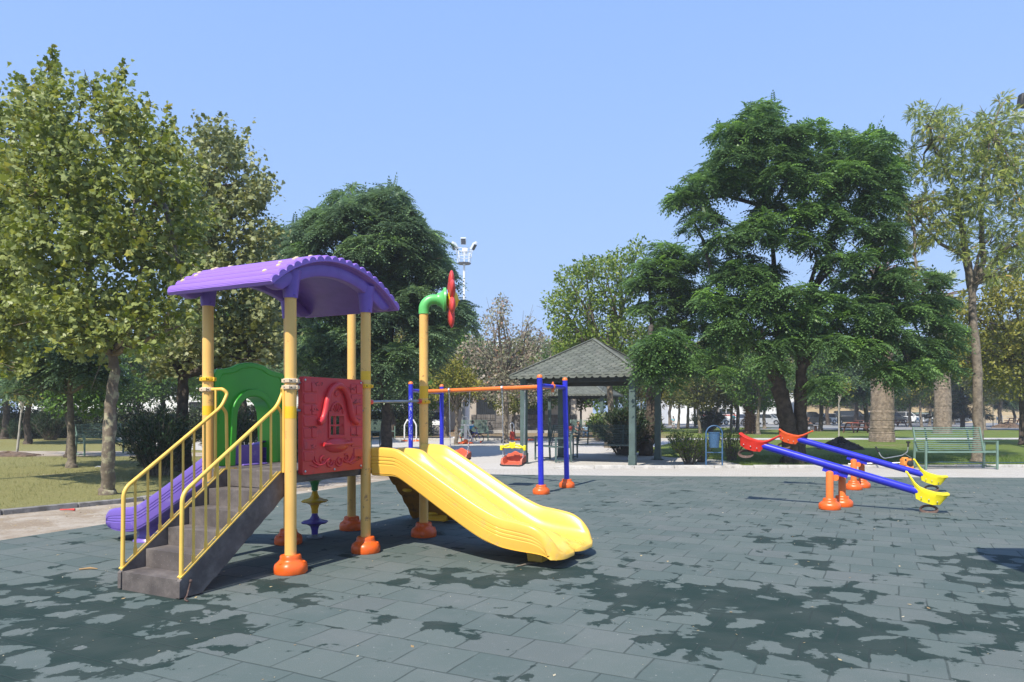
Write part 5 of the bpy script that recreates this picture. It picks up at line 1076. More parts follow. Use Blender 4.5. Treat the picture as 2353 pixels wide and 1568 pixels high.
# hedge, bushes
def core(name, label, cat, group, c, dims, rz, leafm, n, size, seed, kind='leaf', round_=0, rough=.12, corem='hedge_core'):
    g = G(seed); t = thing(name, label, cat, c, rz, group); L, D_, H_ = dims
    if round_:
        d = sph(g, n); d[:, 2] = np.abs(d[:, 2]); P = d * np.array([L / 2, D_ / 2, H_]) * (.78 + .3 * g.random((n, 1)) + .10 * np.sin(d[:, :1] * 7) * np.cos(d[:, 1:2] * 6 + d[:, 2:] * 5)); N = d
        mb = MB(); mb.ell((0, 0, H_ * .35), (L * .36, D_ * .36, H_ * .42), 14, 8)
    else:
        u = g.random((n, 3)); f_ = g.integers(0, 4, n); P = np.stack([(u[:, 0] - .5) * L, (u[:, 1] - .5) * D_, u[:, 2] * H_], -1)
        P[f_ <= 1, 1] = -D_ / 2; P[f_ == 2, 2] = H_; P[f_ == 3, 1] = D_ / 2; wv_ = .10 * np.sin(P[:, 0] * 1.7 + seed) + .07 * np.sin(P[:, 0] * 4.1); P[:, 2] *= 1 + wv_ * .8; P += g.normal(size=(n, 3)) * rough
        N = np.zeros((n, 3)); N[f_ <= 1, 1] = -1; N[f_ == 2, 2] = 1; N[f_ == 3, 1] = 1; mb = MB(); mb.box((0, 0, H_ * .45), (L * .985, D_ * .75, H_ * .88))
    P[:, 2] = np.maximum(P[:, 2], .03)
    mb.build('branches', 'hedge_core', t, ang=60)
    scatter_mesh('foliage', kind, P, unit(g.normal(size=(n, 3)) + N * .4), unit(N + g.normal(size=(n, 3)) * .5 + UP * .4), size * (.7 + .6 * g.random(n)), LM[leafm], t, g); return t
M['hedge_core'] = mat('shaded_twigs', (.022, .026, .014), 1, var=.3)
core('hedge', 'long dark clipped hedge in front of the white building on the left', 'hedge', None, (-24.6, 46, 0), (20.5, 1.6, 1.75), R(2), 'hedge', 16000, .15, 71)
core('hedge', 'low dark hedge far behind the play tower', 'hedge', None, (-13.0, 50, 0), (15, 1.6, 1.9), R(-2), 'hedge', 9000, .16, 72)
def shrub(c, w_, h, label, leafm='ole', nst=60, per=26, size=.17, seed=1, name='oleander', cat='shrub', up=1.0, group='oleander shrubs'):
    g = G(seed); t = thing(name, label, cat, c, 0, group); mb = MB(); P, A, N, S = [], [], [], []
    for i in range(nst):
        a = g.random() * 6.28; q = g.random() ** .6; e = np.array([math.cos(a) * q * w_ / 2, math.sin(a) * q * w_ / 2 * .8, h * (1 - .38 * q * q) * (.72 + .3 * g.random())]); b_ = np.array([e[0] * .25, e[1] * .25, 0]); m_ = (b_ + e) / 2 + np.array([0, 0, h * .12])
        mb.tube([b_, m_, e], [.012, .008, .004], 4)
        tt = .12 + .9 * g.random(per) ** .75; pt = (1 - tt[:, None]) ** 2 * b_ + 2 * tt[:, None] * (1 - tt[:, None]) * m_ + tt[:, None] ** 2 * e; d = unit(e - m_)
        P.append(pt + g.normal(size=(per, 3)) * .03); A.append(unit(g.normal(size=(per, 3)) * .6 + d * .9 * up)); N.append(unit(g.normal(size=(per, 3)) * .5 + UP)); S.append(size * (.7 + .5 * g.random(per)))
    mb.build('stems', 'bark_grey', t, ang=60, fix=False); P = np.concatenate(P); P[:, 2] = np.maximum(P[:, 2], .02)
    scatter_mesh('foliage', 'blade' if leafm != 'weed' else 'leaf', P, np.concatenate(A), np.concatenate(N), np.concatenate(S), LM[leafm], t, g)
shrub((-9.05, 18.4, 0), 2.3, 1.75, 'large dark oleander behind the left handrail', nst=150, per=36, seed=81)
shrub((-7.6, 19.6, 0), 2.0, 1.75, 'oleander behind the upper stairs and purple slide', nst=120, per=34, seed=82)
shrub((-6.0, 21.5, 0), 2.6, 1.9, 'oleander seen through the green arch', nst=130, per=34, seed=83)
shrub((-27.0, 42, 0), 2.6, 1.9, 'round oleander in front of the long hedge', nst=120, per=30, size=.22, seed=84)
shrub((-30.0, 43.5, 0), 1.6, 1.1, 'small oleander at the left end of the hedge', nst=50, per=24, size=.22, seed=85)
shrub((4.3, 27.2, 0), 3.0, 1.95, 'broad oleander behind the dark green gazebo bench', nst=190, per=34, size=.2, seed=86)
shrub((5.0, 30.0, 0), 2.2, 2.3, 'taller oleander rising between the gazebo posts', nst=90, per=30, size=.22, seed=87)
shrub((4.9, 40.5, 0), 1.6, 1.7, 'small reddish tipped bush beyond the plaza', 'weed', 50, 30, .16, 88, 'bush', 'bush', .5, 'bushes around the lawns')
shrub(gp(1585, 1066), 1.5, .95, 'weedy bush between the dark gazebo post and the blue bin', 'weed', 60, 15, 0.081, 89, 'bush', 'bush', .6, 'bushes around the lawns')
shrub(gp(1612, 1062), 1.1, 1.05, 'weedy bush right behind the blue bin', 'weed', 45, 15, 0.076, 90, 'bush', 'bush', .6, 'bushes around the lawns')
shrub(gp(1680, 1058), 1.3, 1.15, 'tall thin weeds under the red seesaw seat', 'weed', 45, 15, 0.076, 91, 'bush', 'bush', .6, 'bushes around the lawns')
shrub(gp(1562, 1040), 1.3, 1.0, 'light green bush leaning by the dark gazebo post', 'weed', 45, 15, 0.095, 92, 'bush', 'bush', .6, 'bushes around the lawns')
shrub((16.4, 60, 0), 3.4, 2.0, 'dark round shrub in front of the minibus', 'ole', 110, 34, .26, 93, 'bush', 'bush', .5, 'bushes around the lawns')
shrub((-19.3, 41, 0), 1.4, 1.0, 'pale green bush at the foot of the hedge', 'weed', 50, 30, .16, 94, 'bush', 'bush', .5, 'bushes around the lawns')
# grass blades on the lawns, fallen leaves on the rubber
def grassy(name, poly, n, leafm, seed, hh=.07, kind='needle', z=-.03):
    g = G(seed); poly = np.array(poly); lo, hi = poly.min(0), poly.max(0); pts = []
    while len(pts) < n:
        q = lo + (hi - lo) * g.random(2); ins = False; j = len(poly) - 1
        for i in range(len(poly)):
            if (poly[i][1] > q[1]) != (poly[j][1] > q[1]) and q[0] < (poly[j][0] - poly[i][0]) * (q[1] - poly[i][1]) / (poly[j][1] - poly[i][1]) + poly[i][0]: ins = not ins
            j = i
        if ins and (math.sin(q[0] * 1.3) * math.sin(q[1] * 1.1 + 1) + math.sin(q[0] * 3.1 + 2) * math.sin(q[1] * 2.7) * .6 > g.random() * 2 - 1.6): pts.append(q)
    P = np.concatenate([np.array(pts), np.full((n, 1), z)], 1); P = np.repeat(P, 3, 0) + g.normal(size=(n * 3, 3)) * [.025, .025, 0]
    A = unit(g.normal(size=(n * 3, 3)) * [.4, .4, .1] + UP); scatter_mesh_ = scatter_mesh(name, kind, P, A, unit(g.normal(size=(n * 3, 3)) * [1, 1, .05]), hh * (.6 + .8 * g.random(n * 3)), LM[leafm], None, g); return tag(scatter_mesh_, None, None, None, 'stuff')
tag(grassy('grass', [(7.2, 21.3), (16, 21.5), (30, 22), (30, 27), (6, 27)], 9000, 'grassR', 101, .085), 'short green grass on the lawn behind the kerb', 'grass')
tag(grassy('grass', [(-8.3, 11.6), (-6.9, 13.4), (-5.6, 17.4), (-6, 26), (-20, 26), (-22, 12), (-13, 6)], 9000, 'grassL', 102, .06), 'dry yellowish grass under the plane trees', 'grass')
tag(grassy('weeds', [(1.3, 20.7), (7, 20.9), (8.5, 21.0), (8.3, 21.5), (4.5, 21.3), (1.3, 20.8)], 260, 'weed', 103, .07), 'small weeds growing along the pale kerb', 'weeds')
g = G(104); n = 900; xy = np.stack([g.random(n) * 17 - 6, 3.6 + 14 * g.random(n) ** 1.3], -1); k_ = xy[:, 0] > -6 + (xy[:, 1] - 9) * .43; xy = xy[k_]; n = len(xy)
o = scatter_mesh('fallen_leaves', 'leaf', np.concatenate([xy, np.full((n, 1), .006)], 1), g.normal(size=(n, 3)) * [1, 1, .05], UP + g.normal(size=(n, 3)) * .15, .008 + .040 * g.random(n) ** 4, LM['lit'], None, g); tag(o, 'dry fallen leaves and crumbs scattered on the rubber', 'fallen leaves', kind='stuff')
n = 1600; xy = np.stack([-12 + 8.5 * g.random(n), 7 + 11 * g.random(n)], -1); k_ = (xy[:, 0] < -6.6 + (xy[:, 1] - 9) * .43) & (xy[:, 0] > -8.4 + (xy[:, 1] - 11.3) * .6); xy = xy[k_]; n = len(xy)
o = scatter_mesh('leaf_litter', 'leaf', np.concatenate([xy, np.full((n, 1), -.005)], 1), g.normal(size=(n, 3)) * [1, 1, .1], UP + g.normal(size=(n, 3)) * .3, .02 + .05 * g.random(n) ** 2, LM['lit'], None, g); tag(o, 'leaf litter along the sandy strip', 'leaf litter', kind='stuff')

# ================================================================ BUILDINGS, FENCES, MASTS
def wallbox(mb, x0, x1, y0, y1, z0, z1, mi=0): mb.box(((x0 + x1) / 2, (y0 + y1) / 2, (z0 + z1) / 2), (x1 - x0, y1 - y0, z1 - z0), mi=mi)
def building(name, label, x0, x1, y0, y1, h, m_, wins=(), roofm='sheet_white', over=.4, rt=.25):
    t = thing(name, label, 'building', ((x0 + x1) / 2, y0, 0)); o = t.location
    mb = MB(); wallbox(mb, x0 - o.x, x1 - o.x, 0, y1 - y0, -.1, h); mb.build('wall', m_, t)
    mb = MB(); wallbox(mb, x0 - over - o.x, x1 + over - o.x, -over, y1 - y0 + over, h, h + rt); mb.build('roof', roofm, t)
    for wx, wz, ww, wh in wins:
        mb = MB(); mb.box((wx - o.x, -.02, wz), (ww, .06, wh)); w_ = mb.build('window', 'glass_dark', t); mb = MB()
        for s_ in (-1, 1): mb.box((wx - o.x + s_ * ww / 2, -.07, wz), (.08, .06, wh + .08)); mb.box((wx - o.x, -.069, wz + s_ * wh / 2), (ww, .06, .08))
        for k in range(1, int(ww / .18)): mb.box((wx - o.x - ww / 2 + k * .18, -.10, wz), (.02, .02, wh))
        mb.build('window_frame', 'dark_metal', w_)
    return t
building('white_hall', 'long low white building behind the hedge on the left', -44, -17, 64, 74, 3.6, 'white_wall', [(-36, 2, 1.4, 1), (-28, 2, 1.4, 1), (-21, 2, 1.4, 1)])
t = building('clubhouse', 'beige building with dark barred windows and a stone base beyond the plaza', -3.4, 5.2, 58, 68, 5.6, 'beige_wall', [(-2.1, 2.1, 1.5, 2.3), (1.9, 2.0, 1.4, 2.0), (4.3, 2.0, .8, 2.0)], 'beige_wall', .15, .2)
mb = MB(); 
for i in range(22):
    for j in range(4): mb.box((-4.2 + .2 + i * .39, -.05, .17 + j * .36), (.37, .08, .34))
mb.build('stone_base', 'stone_band', t, bevel=.01, seg=1)
mb = MB(); mb.box((0, -.8, -.0), (8.6, 1.4, .35)); mb.build('step', 'concrete', t)
building('white_hut', 'small white building behind the concrete blocks', -11.5, -4.4, 66, 74, 4.2, 'white_wall', [(-8, 1.7, 1.2, 1)], 'terracotta', .3, .15)
t = building('sports_hall', 'tall hall with a pale corrugated top rising behind the browning tree', -14, 9, 80, 104, 8.2, 'beige_wall', [(-7.2, 7.4, 1.6, 1.6), (-4.6, 7.4, 1.6, 1.6)], 'sheet_white', .8, .3)
mb = MB()
for i in range(46): mb.box((-6.2 + i * .3, -.08, 8.55), (.16, .10, 2.1))
mb.box((.6, 6, 9.5), (14, 12.1, .14)); mb.box((.6, 5, 8.5), (13.8, 9.9, 2.0)); mb.build('corrugated_parapet', 'sheet_white', t)
mb = MB(); mb.box((-9.5, -.6, 8.35), (5.5, 1.6, .5)); mb.build('dark_eave', 'dark_metal', t)
t = building('apartment_block', 'dark roofed upper storey showing past the tree beside the flower', -9.3, -6.3, 62, 70, 8.2, 'beige_wall', [(-7.9, 7.3, 1.1, 1.2)], 'dark_metal', .7, .5)
t = building('white_warehouse', 'long white wall behind the plane trees and the minibus', 23, 42.5, 106, 118, 4.3, 'white_wall', [], 'sheet_white', .1, .15)
def fence(name, label, a, b_, h, m_, cat='fence', step=2.5):
    a, b_ = Vector((*a, 0)), Vector((*b_, 0)); t = thing(name, label, cat, a); L = (b_ - a).length; n = int(L / step); d = (b_ - a) / L
    for i in range(n + 1): p = d * (L * i / n); mb = MB(); mb.box((p.x, p.y, h / 2), (.07, .07, h)); mb.build('post', m_, t)
    mb = MB()
    for z in (h * .25, h * .6, h * .95): mb.bar(Vector((0, 0, z)), d * L + Vector((0, 0, z)), .03, .06)
    mb.build('rail', m_, t); return t
fence('fence', 'grey rail fence along the road in front of the dry bank', (34, 112), (95, 108), 1.1, 'concrete', step=4)
# concrete blocks
def block(x, y, s_, label, rz=0):
    t = thing('concrete_block', label, 'concrete block', gp(x, y), rz, 'concrete blocks by the white hut'); mb = MB(); mb.box((0, 0, s_ * .45), (s_, s_ * .8, s_ * .9)); mb.build('body', 'concrete', t, bevel=.02)
    mb = MB()
    for u_ in (-.12, .12): mb.lathe([(.05, 0), (.05, .02)], (u_, -s_ * .4 - .002, .22), 14, q=q_axis((0, -1, 0)))
    mb.build('hole', 'black', t)
block(956, 999, .62, 'grey concrete block just left of the flower pole'); block(998, 999, .66, 'grey concrete block with two round holes in front of the white pickup'); block(1012, 998, .45, 'small concrete block by the rear swing post')
def pole(name, label, px, Zt, h, r, m_, cat):
    t = thing(name, label, cat, ((px - CX) * Zt / F, Zt, 0)); mb = MB(); mb.tube([(0, 0, -.05), (0, 0, h)], [r, r * .75], 16); mb.build('shaft', m_, t); return t
t = pole('utility_pole', 'thick grey concrete pole behind the swing chains', 1064, 48, 7.5, .13, 'concrete', 'pole'); mb = MB(); mb.bar((-.6, 0, 7.2), (.6, 0, 7.2), .08, .08); mb.build('cross_arm', 'concrete', t)
def floodlight(label, px, Zt, h, sc_, name='floodlight_mast'):
    t = thing(name, label, 'floodlight', ((px - CX) * Zt / F, Zt, 0), 0, 'floodlight masts'); s_ = sc_; mb = MB(); mb.tube([(0, 0, 0), (0, 0, h * .5), (0, 0, h)], [.26 * s_, .2 * s_, .15 * s_], 14); 
    for i in range(8): z = h - 1 - i * 1.3; mb.bar((0, 0, z), ((-1) ** i * .5 * s_, 0, z), .03, .03)
    mb.build('mast', 'white_paint', t)
    mb = MB(); mb.lathe([(.95 * s_, -.08), (.95 * s_, .06)], (0, 0, h), 8); mb.build('platform', 'dark_metal', t)
    mb = MB()
    for i in range(8):
        a = i * math.pi / 4; p = Vector((math.cos(a), math.sin(a), 0)); mb.tube([p * .85 * s_ + Vector((0, 0, h)), p * 1.15 * s_ + Vector((0, 0, h + 1.9 * s_))], .045 * s_, 6)
    for k, z in ((.95, .9), (1.08, 1.5), (1.18, 1.95)): mb.tube([(k * s_ * math.cos(a), k * s_ * math.sin(a), h + z * s_) for a in [math.pi * 2 * j / 16 for j in range(16)]], .04 * s_, 6, closed=True)
    mb.build('cage', 'white_paint', t)
    for i in range(6):
        a = i * math.pi / 3 + math.pi / 6; p = Vector((math.cos(a), math.sin(a), 0)); z = h + (2.15 if i % 2 else 2.75) * s_; nrm = (p * .8 + Vector((0, 0, -.55))).normalized(); mb = MB(); mb.box(p * 1.55 * s_ + Vector((0, 0, z)), (.95 * s_, .75 * s_, .32 * s_), rot=q_axis(nrm, (0, 0, 1))); hd = mb.build('lamp_head', 'sheet_white', t, bevel=.04)
        mb = MB(); mb.box(p * 1.55 * s_ + Vector((0, 0, z)) + nrm * .17 * s_, (.80 * s_, .60 * s_, .02), rot=q_axis(nrm, (0, 0, 1))); mb.build('lamp_glass', 'glass_car', hd)
floodlight('tall floodlight mast with a ring of lamps beyond the swing set', 1066.5, 95, 21.3, .95)
t = pole('stadium_light', 'dark floodlight on a grey bracket at the upper right edge of the sky', 2425, 28, 13.4, .12, 'grey_pipe', 'floodlight')
mb = MB(); mb.bar((-2.2, 0, 12.85), (.6, 0, 13.1), .08, .10); mb.bar((-.9, 0, 12.9), (-.9, 0, 13.3), .05, .05); mb.build('cross_arm', 'grey_pipe', t)
mb = MB(); mb.box((-1.25, 0, 13.75), (.34, .3, .52), rot=Matrix.Rotation(.15, 3, 'Y')); mb.build('lamp_head', 'black', t, bevel=.06); mb = MB(); mb.box((-1.45, 0, 13.15), (.5, .35, .2)); mb.build('ballast_box', 'sheet_white', t, bevel=.02)

# ================================================================ VEHICLES
PAINT = {}
def paint(n_, c):
    if n_ not in PAINT:
        m, t, b = newmat('car_paint_' + n_); v = coords(t); t.links.new(mixc(t, noise(t, v, 2), [q * .94 for q in c], c), b.inputs['Base Color']); b.inputs['Roughness'].default_value = .25; b.inputs['Coat Weight'].default_value = .6; b.inputs['Metallic'].default_value = .25 if n_ in ('silver', 'grey') else 0; PAINT[n_] = m
    return PAINT[n_]
COL = {'silver': (.50, .52, .54), 'white': (.75, .76, .77), 'black': (.012, .013, .016), 'grey': (.16, .17, .18), 'red': (.45, .03, .03), 'navy': (.03, .05, .10), 'pale': (.48, .56, .60), 'teal': (.10, .22, .22)}
def car(kind, col, px, Zt, rz, label, name='parked_car', cat='car'):
    L, W, H = {'saloon': (4.4, 1.72, 1.42), 'hatchback': (3.9, 1.68, 1.48), 'van': (4.7, 1.85, 1.85), 'pickup': (4.9, 1.78, 1.7), 'suv': (4.5, 1.82, 1.7)}[kind]
    t = thing(name, label, cat, ((px - CX) * Zt / F, Zt, -.02), R(rz), 'cars parked beyond the lawn'); h2, bl = L / 2, H * .62
    arc_ = lambda cx_: [(cx_ + .36 * math.cos(a), .28 + .36 * math.sin(a)) for a in [math.pi * (1 - k / 8) for k in range(9)]]
    rear = {'saloon': [(-h2 + .06, bl - .06), (-h2 + .9, bl)], 'hatchback': [(-h2 + .05, bl)], 'van': [(-h2 + .04, bl)], 'suv': [(-h2 + .05, bl)], 'pickup': [(-h2 + .02, bl)]}[kind]
    pr = [(-h2 + .02, .28), *arc_(-h2 + .85), *arc_(h2 - .85), (h2 - .04, .26), (h2, .5), (h2 - .08, bl - .22), (h2 - .5, bl - .08), (h2 - 1.15, bl)] + rear[::-1] + [(-h2, .55)]
    rings = [[(x * .985, y, z) if abs(y) > W / 2 - .03 else (x, y, z) for x, z in pr] for y in (-W / 2, -W / 2 + .06, W / 2 - .06, W / 2)]
    mb = MB(); mb.loft(rings); mb.build('body', paint(col, COL[col]), t, ang=35, bevel=.03)
    cab = {'saloon': [(-h2 + .75, bl - .02), (-h2 + 1.35, H - .06), (-.2, H), (.45, H - .05), (h2 - 1.1, bl - .02)], 'hatchback': [(-h2 + .12, bl - .02), (-h2 + .45, H - .05), (-.1, H), (.4, H - .05), (h2 - 1.0, bl - .02)],
           'van': [(-h2 + .08, bl - .02), (-h2 + .25, H - .04), (.2, H), (.9, H - .07), (h2 - .85, bl - .02)], 'suv': [(-h2 + .1, bl - .02), (-h2 + .35, H - .04), (-.1, H), (.5, H - .05), (h2 - 1.05, bl - .02)], 'pickup': [(-.55, bl - .02), (-.45, H - .05), (.1, H), (.6, H - .05), (h2 - 1.2, bl - .02)]}[kind]
    yy = lambda z, s_, e=0: s_ * (W / 2 - .07 - (z - bl) * .33 + e)
    mb = MB(); mb.loft([[(x, yy(z, s_), z) for x, z in cab] for s_ in (-1, 1)]); mb.build('windows', 'glass_car', t, ang=30)
    mb = MB(); mb.loft([[(x, yy(z, s_, .01), z + .012) for x, z in cab[1:-1]] + [(x, yy(z, s_, .01), z - .05) for x, z in reversed(cab[1:-1])] for s_ in (-1, 1)])
    for s_ in (-1, 1):
        for (xa, za), (xb, zb) in ((cab[0], cab[1]), (cab[-1], cab[-2]), ((cab[2][0], bl), cab[2])): mb.bar((xa, yy(za, s_, .005), za), (xb, yy(zb, s_, .005), zb), .05, .07)
    mb.build('roof', paint(col, COL[col]), t, ang=30)
    for x in (-h2 + .85, h2 - .85):
        for s_ in (-1, 1):
            mb = MB(); mb.lathe([(.20, -.09), (.30, -.10), (.31, 0), (.30, .10), (.20, .09)], (x, s_ * (W / 2 - .12), .31), 18, q=q_axis((0, s_, 0))); w_ = mb.build('wheel', 'black', t)
            mb = MB(); mb.lathe([(.19, .085), (.19, .10), (.05, .115)], (x, s_ * (W / 2 - .12), .31), 10, q=q_axis((0, s_, 0))); mb.build('rim', 'chrome', w_)
    for s_ in (-1, 1):
        mb = MB(); mb.box((h2 - .10, s_ * (W / 2 - .26), bl - .24), (.16, .36, .15)); mb.build('headlight', 'chrome', t, bevel=.03); mb = MB(); mb.box((-h2 + .03, s_ * (W / 2 - .2), bl - .16), (.08, .3, .16)); mb.build('tail_light', 'red_paint', t)
        mb = MB(); mb.box((h2 - 1.35, s_ * (W / 2 + .05), bl + .07), (.12, .16, .11)); mb.build('mirror', paint(col, COL[col]), t)
    mb = MB(); mb.box((h2 - .02, 0, .52), (.06, W * .45, .12)); mb.build('grille', 'black', t); return t
for a in [('saloon', 'silver', 1712, 96, -150, 'silver saloon left of the shaggy palm stump'), ('saloon', 'silver', 1764, 93, -38, 'silver saloon with its lights towards the lawn right of the shaggy palm stump'), ('saloon', 'white', 1640, 93, -170, 'white car parked in front of the minibus'),
          ('saloon', 'navy', 1782, 101, -30, 'dark blue car behind the silver saloon'), ('pickup', 'black', 1862, 94, -12, 'black car behind the seated man'), ('hatchback', 'white', 1893, 99, -160, 'white hatchback partly behind the black car'), ('hatchback', 'red', 1848, 108, 0, 'red car far behind the forked trunk'),
          ('van', 'black', 1957, 99, -18, 'large black people carrier behind the picnic table'), ('saloon', 'grey', 1988, 103, -25, 'dark grey car right behind the black people carrier'), ('pickup', 'pale', 2003, 110, 0, 'pale blue pickup beside the nearer palm trunk'), ('suv', 'grey', 2052, 104, -20, 'dark estate car right of the nearer palm trunk'),
          ('suv', 'white', 2084, 107, -30, 'white off-road car between the two palm trunks'), ('saloon', 'silver', 2118, 108, -35, 'silver car next to the white off-road car'), ('hatchback', 'white', 2148, 110, -60, 'white car just left of the second palm trunk'), ('saloon', 'grey', 2186, 110, -15, 'grey car right of the second palm trunk'), ('saloon', 'silver', 2206, 113, -160, 'silver car at the right end of the row')]: car(*a)
car('suv', 'white', 1000, 60, -85, 'white jeep facing the plaza behind the concrete blocks')
t = thing('covered_car', 'car hidden under a dark green cover between the palm trunks', 'car', ((2134 - CX) * 112 / F, 112, 0)); mb = MB(); mb.loft([[(x, y * k, z) for y, z in ((-1, 0), (-.95, 1), (-.6, 1.6), (.6, 1.6), (.95, 1), (1, 0))] for x, k in ((-2.3, .8), (-1.9, 1), (0, 1.1), (1.9, 1), (2.3, .8))]); mb.build('cover', mat('green_cover', (.05, .11, .09), .7), t)
# minibus
Zb = 99; t = thing('minibus', 'white minibus with a red stripe and dark windows behind the plane trees', 'minibus', ((1648 - CX) * Zb / F, Zb, 0), R(-4)); mb = MB()
mb.loft([[(x, y, z) for x, z in ((-3, .4), (-3, 2.25), (-2.8, 2.5), (2.1, 2.5), (2.5, 2.2), (2.75, 1.4), (3.1, 1.1), (3.1, .4))] for y in (-1, 1)]); mb.build('body', 'white_paint', t, bevel=.06)
for i in range(5): mb = MB(); mb.box((-2.45 + i * .98, -1.01, 1.75), (.88, .03, .72)); mb.build('window', 'glass_dark', t)
mb = MB(); mb.box((0, -1.01, 1.22), (5.9, .025, .12)); mb.build('stripe', 'red_paint', t)
for x in (-2, 2.1): mb = MB(); mb.lathe([(.3, -.12), (.42, -.1), (.42, .1), (.3, .12), (.1, .1)], (x, -.93, .42), 20, q=q_axis((0, -1, 0))); mb.build('wheel', 'black', t)

# ================================================================ PARK FURNITURE
def picnic(px, py, rz, label, red=False, sc_=1):
    t = thing('picnic_table', label, 'picnic table', gp(px, py), R(rz), 'brown timber picnic tables'); t.scale = (sc_,) * 3
    mb = MB()
    for i in range(5): mb.box((0, -.32 + i * .16, .75), (1.8, .145, .045))
    mb.build('tabletop', 'picnic', t)
    for s_ in (-1, 1):
        mb = MB(); mb.box((0, s_ * .75, .44), (1.8, .26, .05)); mb.build('bench_seat', 'picnic', t)
        mb = MB(); x = s_ * .65
        for y in (-1, 1): mb.bar((x, y * .62, 0), (x, y * .25, .72), .05, .12)
        mb.bar((x, -.85, .40), (x, .85, .40), .05, .11); mb.bar((x + .05, -.33, .70), (x + .05, .33, .70), .05, .08); mb.build('leg_frame', 'picnic', t)
    return t
t = picnic(1966, 994, 14, 'nearest picnic table, left of the nearer palm trunk'); 
tc = MB(); tc.box((0, 0, 0), (.7, .5, .02)); tag(tc.build('red_cloth', 'red_paint', loc=t.location + Vector((-.25, 0, .785))), 'red cloth lying on the nearest picnic table', 'cloth')
picnic(1985, 983, -10, 'picnic table right behind the nearest one'); picnic(2063, 980, 20, 'picnic table right of the nearer palm trunk'); picnic(2335, 975, 8, 'picnic table at the far right of the lawn', sc_=1.1)
def arch_bin(c, label, h=1.22):
    t = thing('litter_bin', label, 'litter bin', c, 0, 'blue litter bins'); k = h / 1.22; mb = MB()
    mb.tube([(-.235 * k, 0, 0), (-.235 * k, 0, .98 * k)] + arc((0, 0, .98 * k), .235 * k, 180, 0, 12) + [(.235 * k, 0, 0)], .022 * k, 10); mb.tube([(-.235 * k, 0, .44 * k), (.235 * k, 0, .44 * k)], .014 * k, 8); mb.build('frame', 'bin_blue', t)
    mb = MB(); mb.lathe([(.13 * k, .58 * k), (.135 * k, .6 * k), (.16 * k, 1.0 * k), (.168 * k, 1.0 * k), (.168 * k, 1.03 * k), (.15 * k, 1.03 * k), (.12 * k, .62 * k)], (0, 0, 0), 22); mb.bar((-.24 * k, 0, .92 * k), (.24 * k, 0, .92 * k), .012, .03); mb.build('basket', 'bin_mesh', t)
    return t
m, t_, b = newmat('bin_mesh_blue'); v = coords(t_); mp = t_.nodes.new('ShaderNodeTexVoronoi'); mp.inputs['Scale'].default_value = 48; t_.links.new(v, mp.inputs['Vector'])
t_.links.new(mixc(t_, E(t_, mp.outputs['Distance']).step(.25, .35), (.01, .03, .06), (.045, .115, .22)), b.inputs['Base Color']); b.inputs['Roughness'].default_value = .5; M['bin_mesh'] = m
arch_bin(gp(1641, 1075), 'blue arched litter bin with a basket, on the kerb beside the weedy bushes')
arch_bin(gp(2293, 974), 'small blue bin on the far lawn near the brown soil', 1.1); arch_bin(gp(2109, 975), 'small blue bin before the white off-road car', 1.1); arch_bin(gp(1802, 989), 'pale blue bin left of the forked trunk', 1.2)
def mound(name, label, c, rx, ry, h, m_, seed):
    g = G(seed); n, k = 36, 14; mb = MB(); rings = []
    ph = g.random(6) * 6
    for i in range(k + 1):
        q = i / k; ring_ = []
        for j in range(n):
            a = 2 * math.pi * j / n; e = 1 + .16 * math.sin(2 * a + ph[0]) + .10 * math.sin(5 * a + ph[1]) + .05 * math.sin(11 * a + ph[2]); z = h * (1 - q) ** .8 * (1 + .3 * math.sin(a * 2 + ph[3])) + g.normal() * h * .05 - (.05 if i == k else 0); ring_.append((rx * q * e * math.cos(a) * (1 + g.normal() * .03), ry * q * e * math.sin(a), z))
        rings.append(ring_)
    mb.loft(rings, caps=False)
    for _ in range(60): a = g.random() * 6.28; q = g.random(); mb.ell((rx * q * math.cos(a), ry * q * math.sin(a), h * (1 - q) ** .8 - .01), (h * .12 * (.5 + g.random()),) * 3, 7, 5)
    o = mb.build(name, m_, None, ang=25, loc=c, fix=False); return tag(o, label, 'soil heap', 'soil heaps on the lawn')
mound('soil_heap', 'dark freshly dug soil heap around the white barked sapling', gp(1930, 1031), 1.05, .8, .42, 'soil', 5)
mound('soil_heap', 'brown soil heap around the staked sapling on the far lawn', gp(2316, 983), 1.5, .9, .5, 'brown_soil', 6)
mound('soil_heap', 'low pale soil patch beside the sapling on the dry lawn', gp(20, 1046), 1.3, .6, .12, 'brown_soil', 7)
# brush cutter lying on the kerb
t = thing('brush_cutter', 'orange petrol brush cutter left lying on the kerb left of the bench', 'brush cutter', gp(2085, 1079) + Vector((0, 0, 0)), R(8)); mb = MB(); mb.box((0, .05, .20), (.26, .22, .20)); mb.box((-.06, .02, .31), (.14, .16, .06)); mb.box((.02, -.02, .06), (.22, .18, .10)); mb.build('engine_housing', 'engine_orange', t, bevel=.03)
mb = MB(); mb.lathe([(.085, 0), (.085, .06), (.05, .08)], (.02, -.06, .17), 18, q=q_axis((0, -1, 0))); mb.box((.02, -.04, .05), (.14, .12, .08)); mb.build('starter', 'black', t, bevel=.01)
mb = MB(); mb.box((-.10, -.063, .27), (.05, .005, .05)); mb.box((.10, -.063, .27), (.05, .005, .03)); mb.build('dark_panel', 'black', t)
mb = MB(); mb.tube([(-.1, .15, .18), (-1.2, .9, .10)], .014, 8); mb.tube(round_path([(-.62, .5, .62), (-.45, .5, .34), (-.35, .5, .28), (.25, .55, .36), (.42, .55, .46), (.44, .55, .72)], .06), .014, 8); mb.tube([(.3, .55, .42), (.36, .3, .3), (.1, .1, .26)], .006, 6); mb.build('handlebar', 'chrome', t)
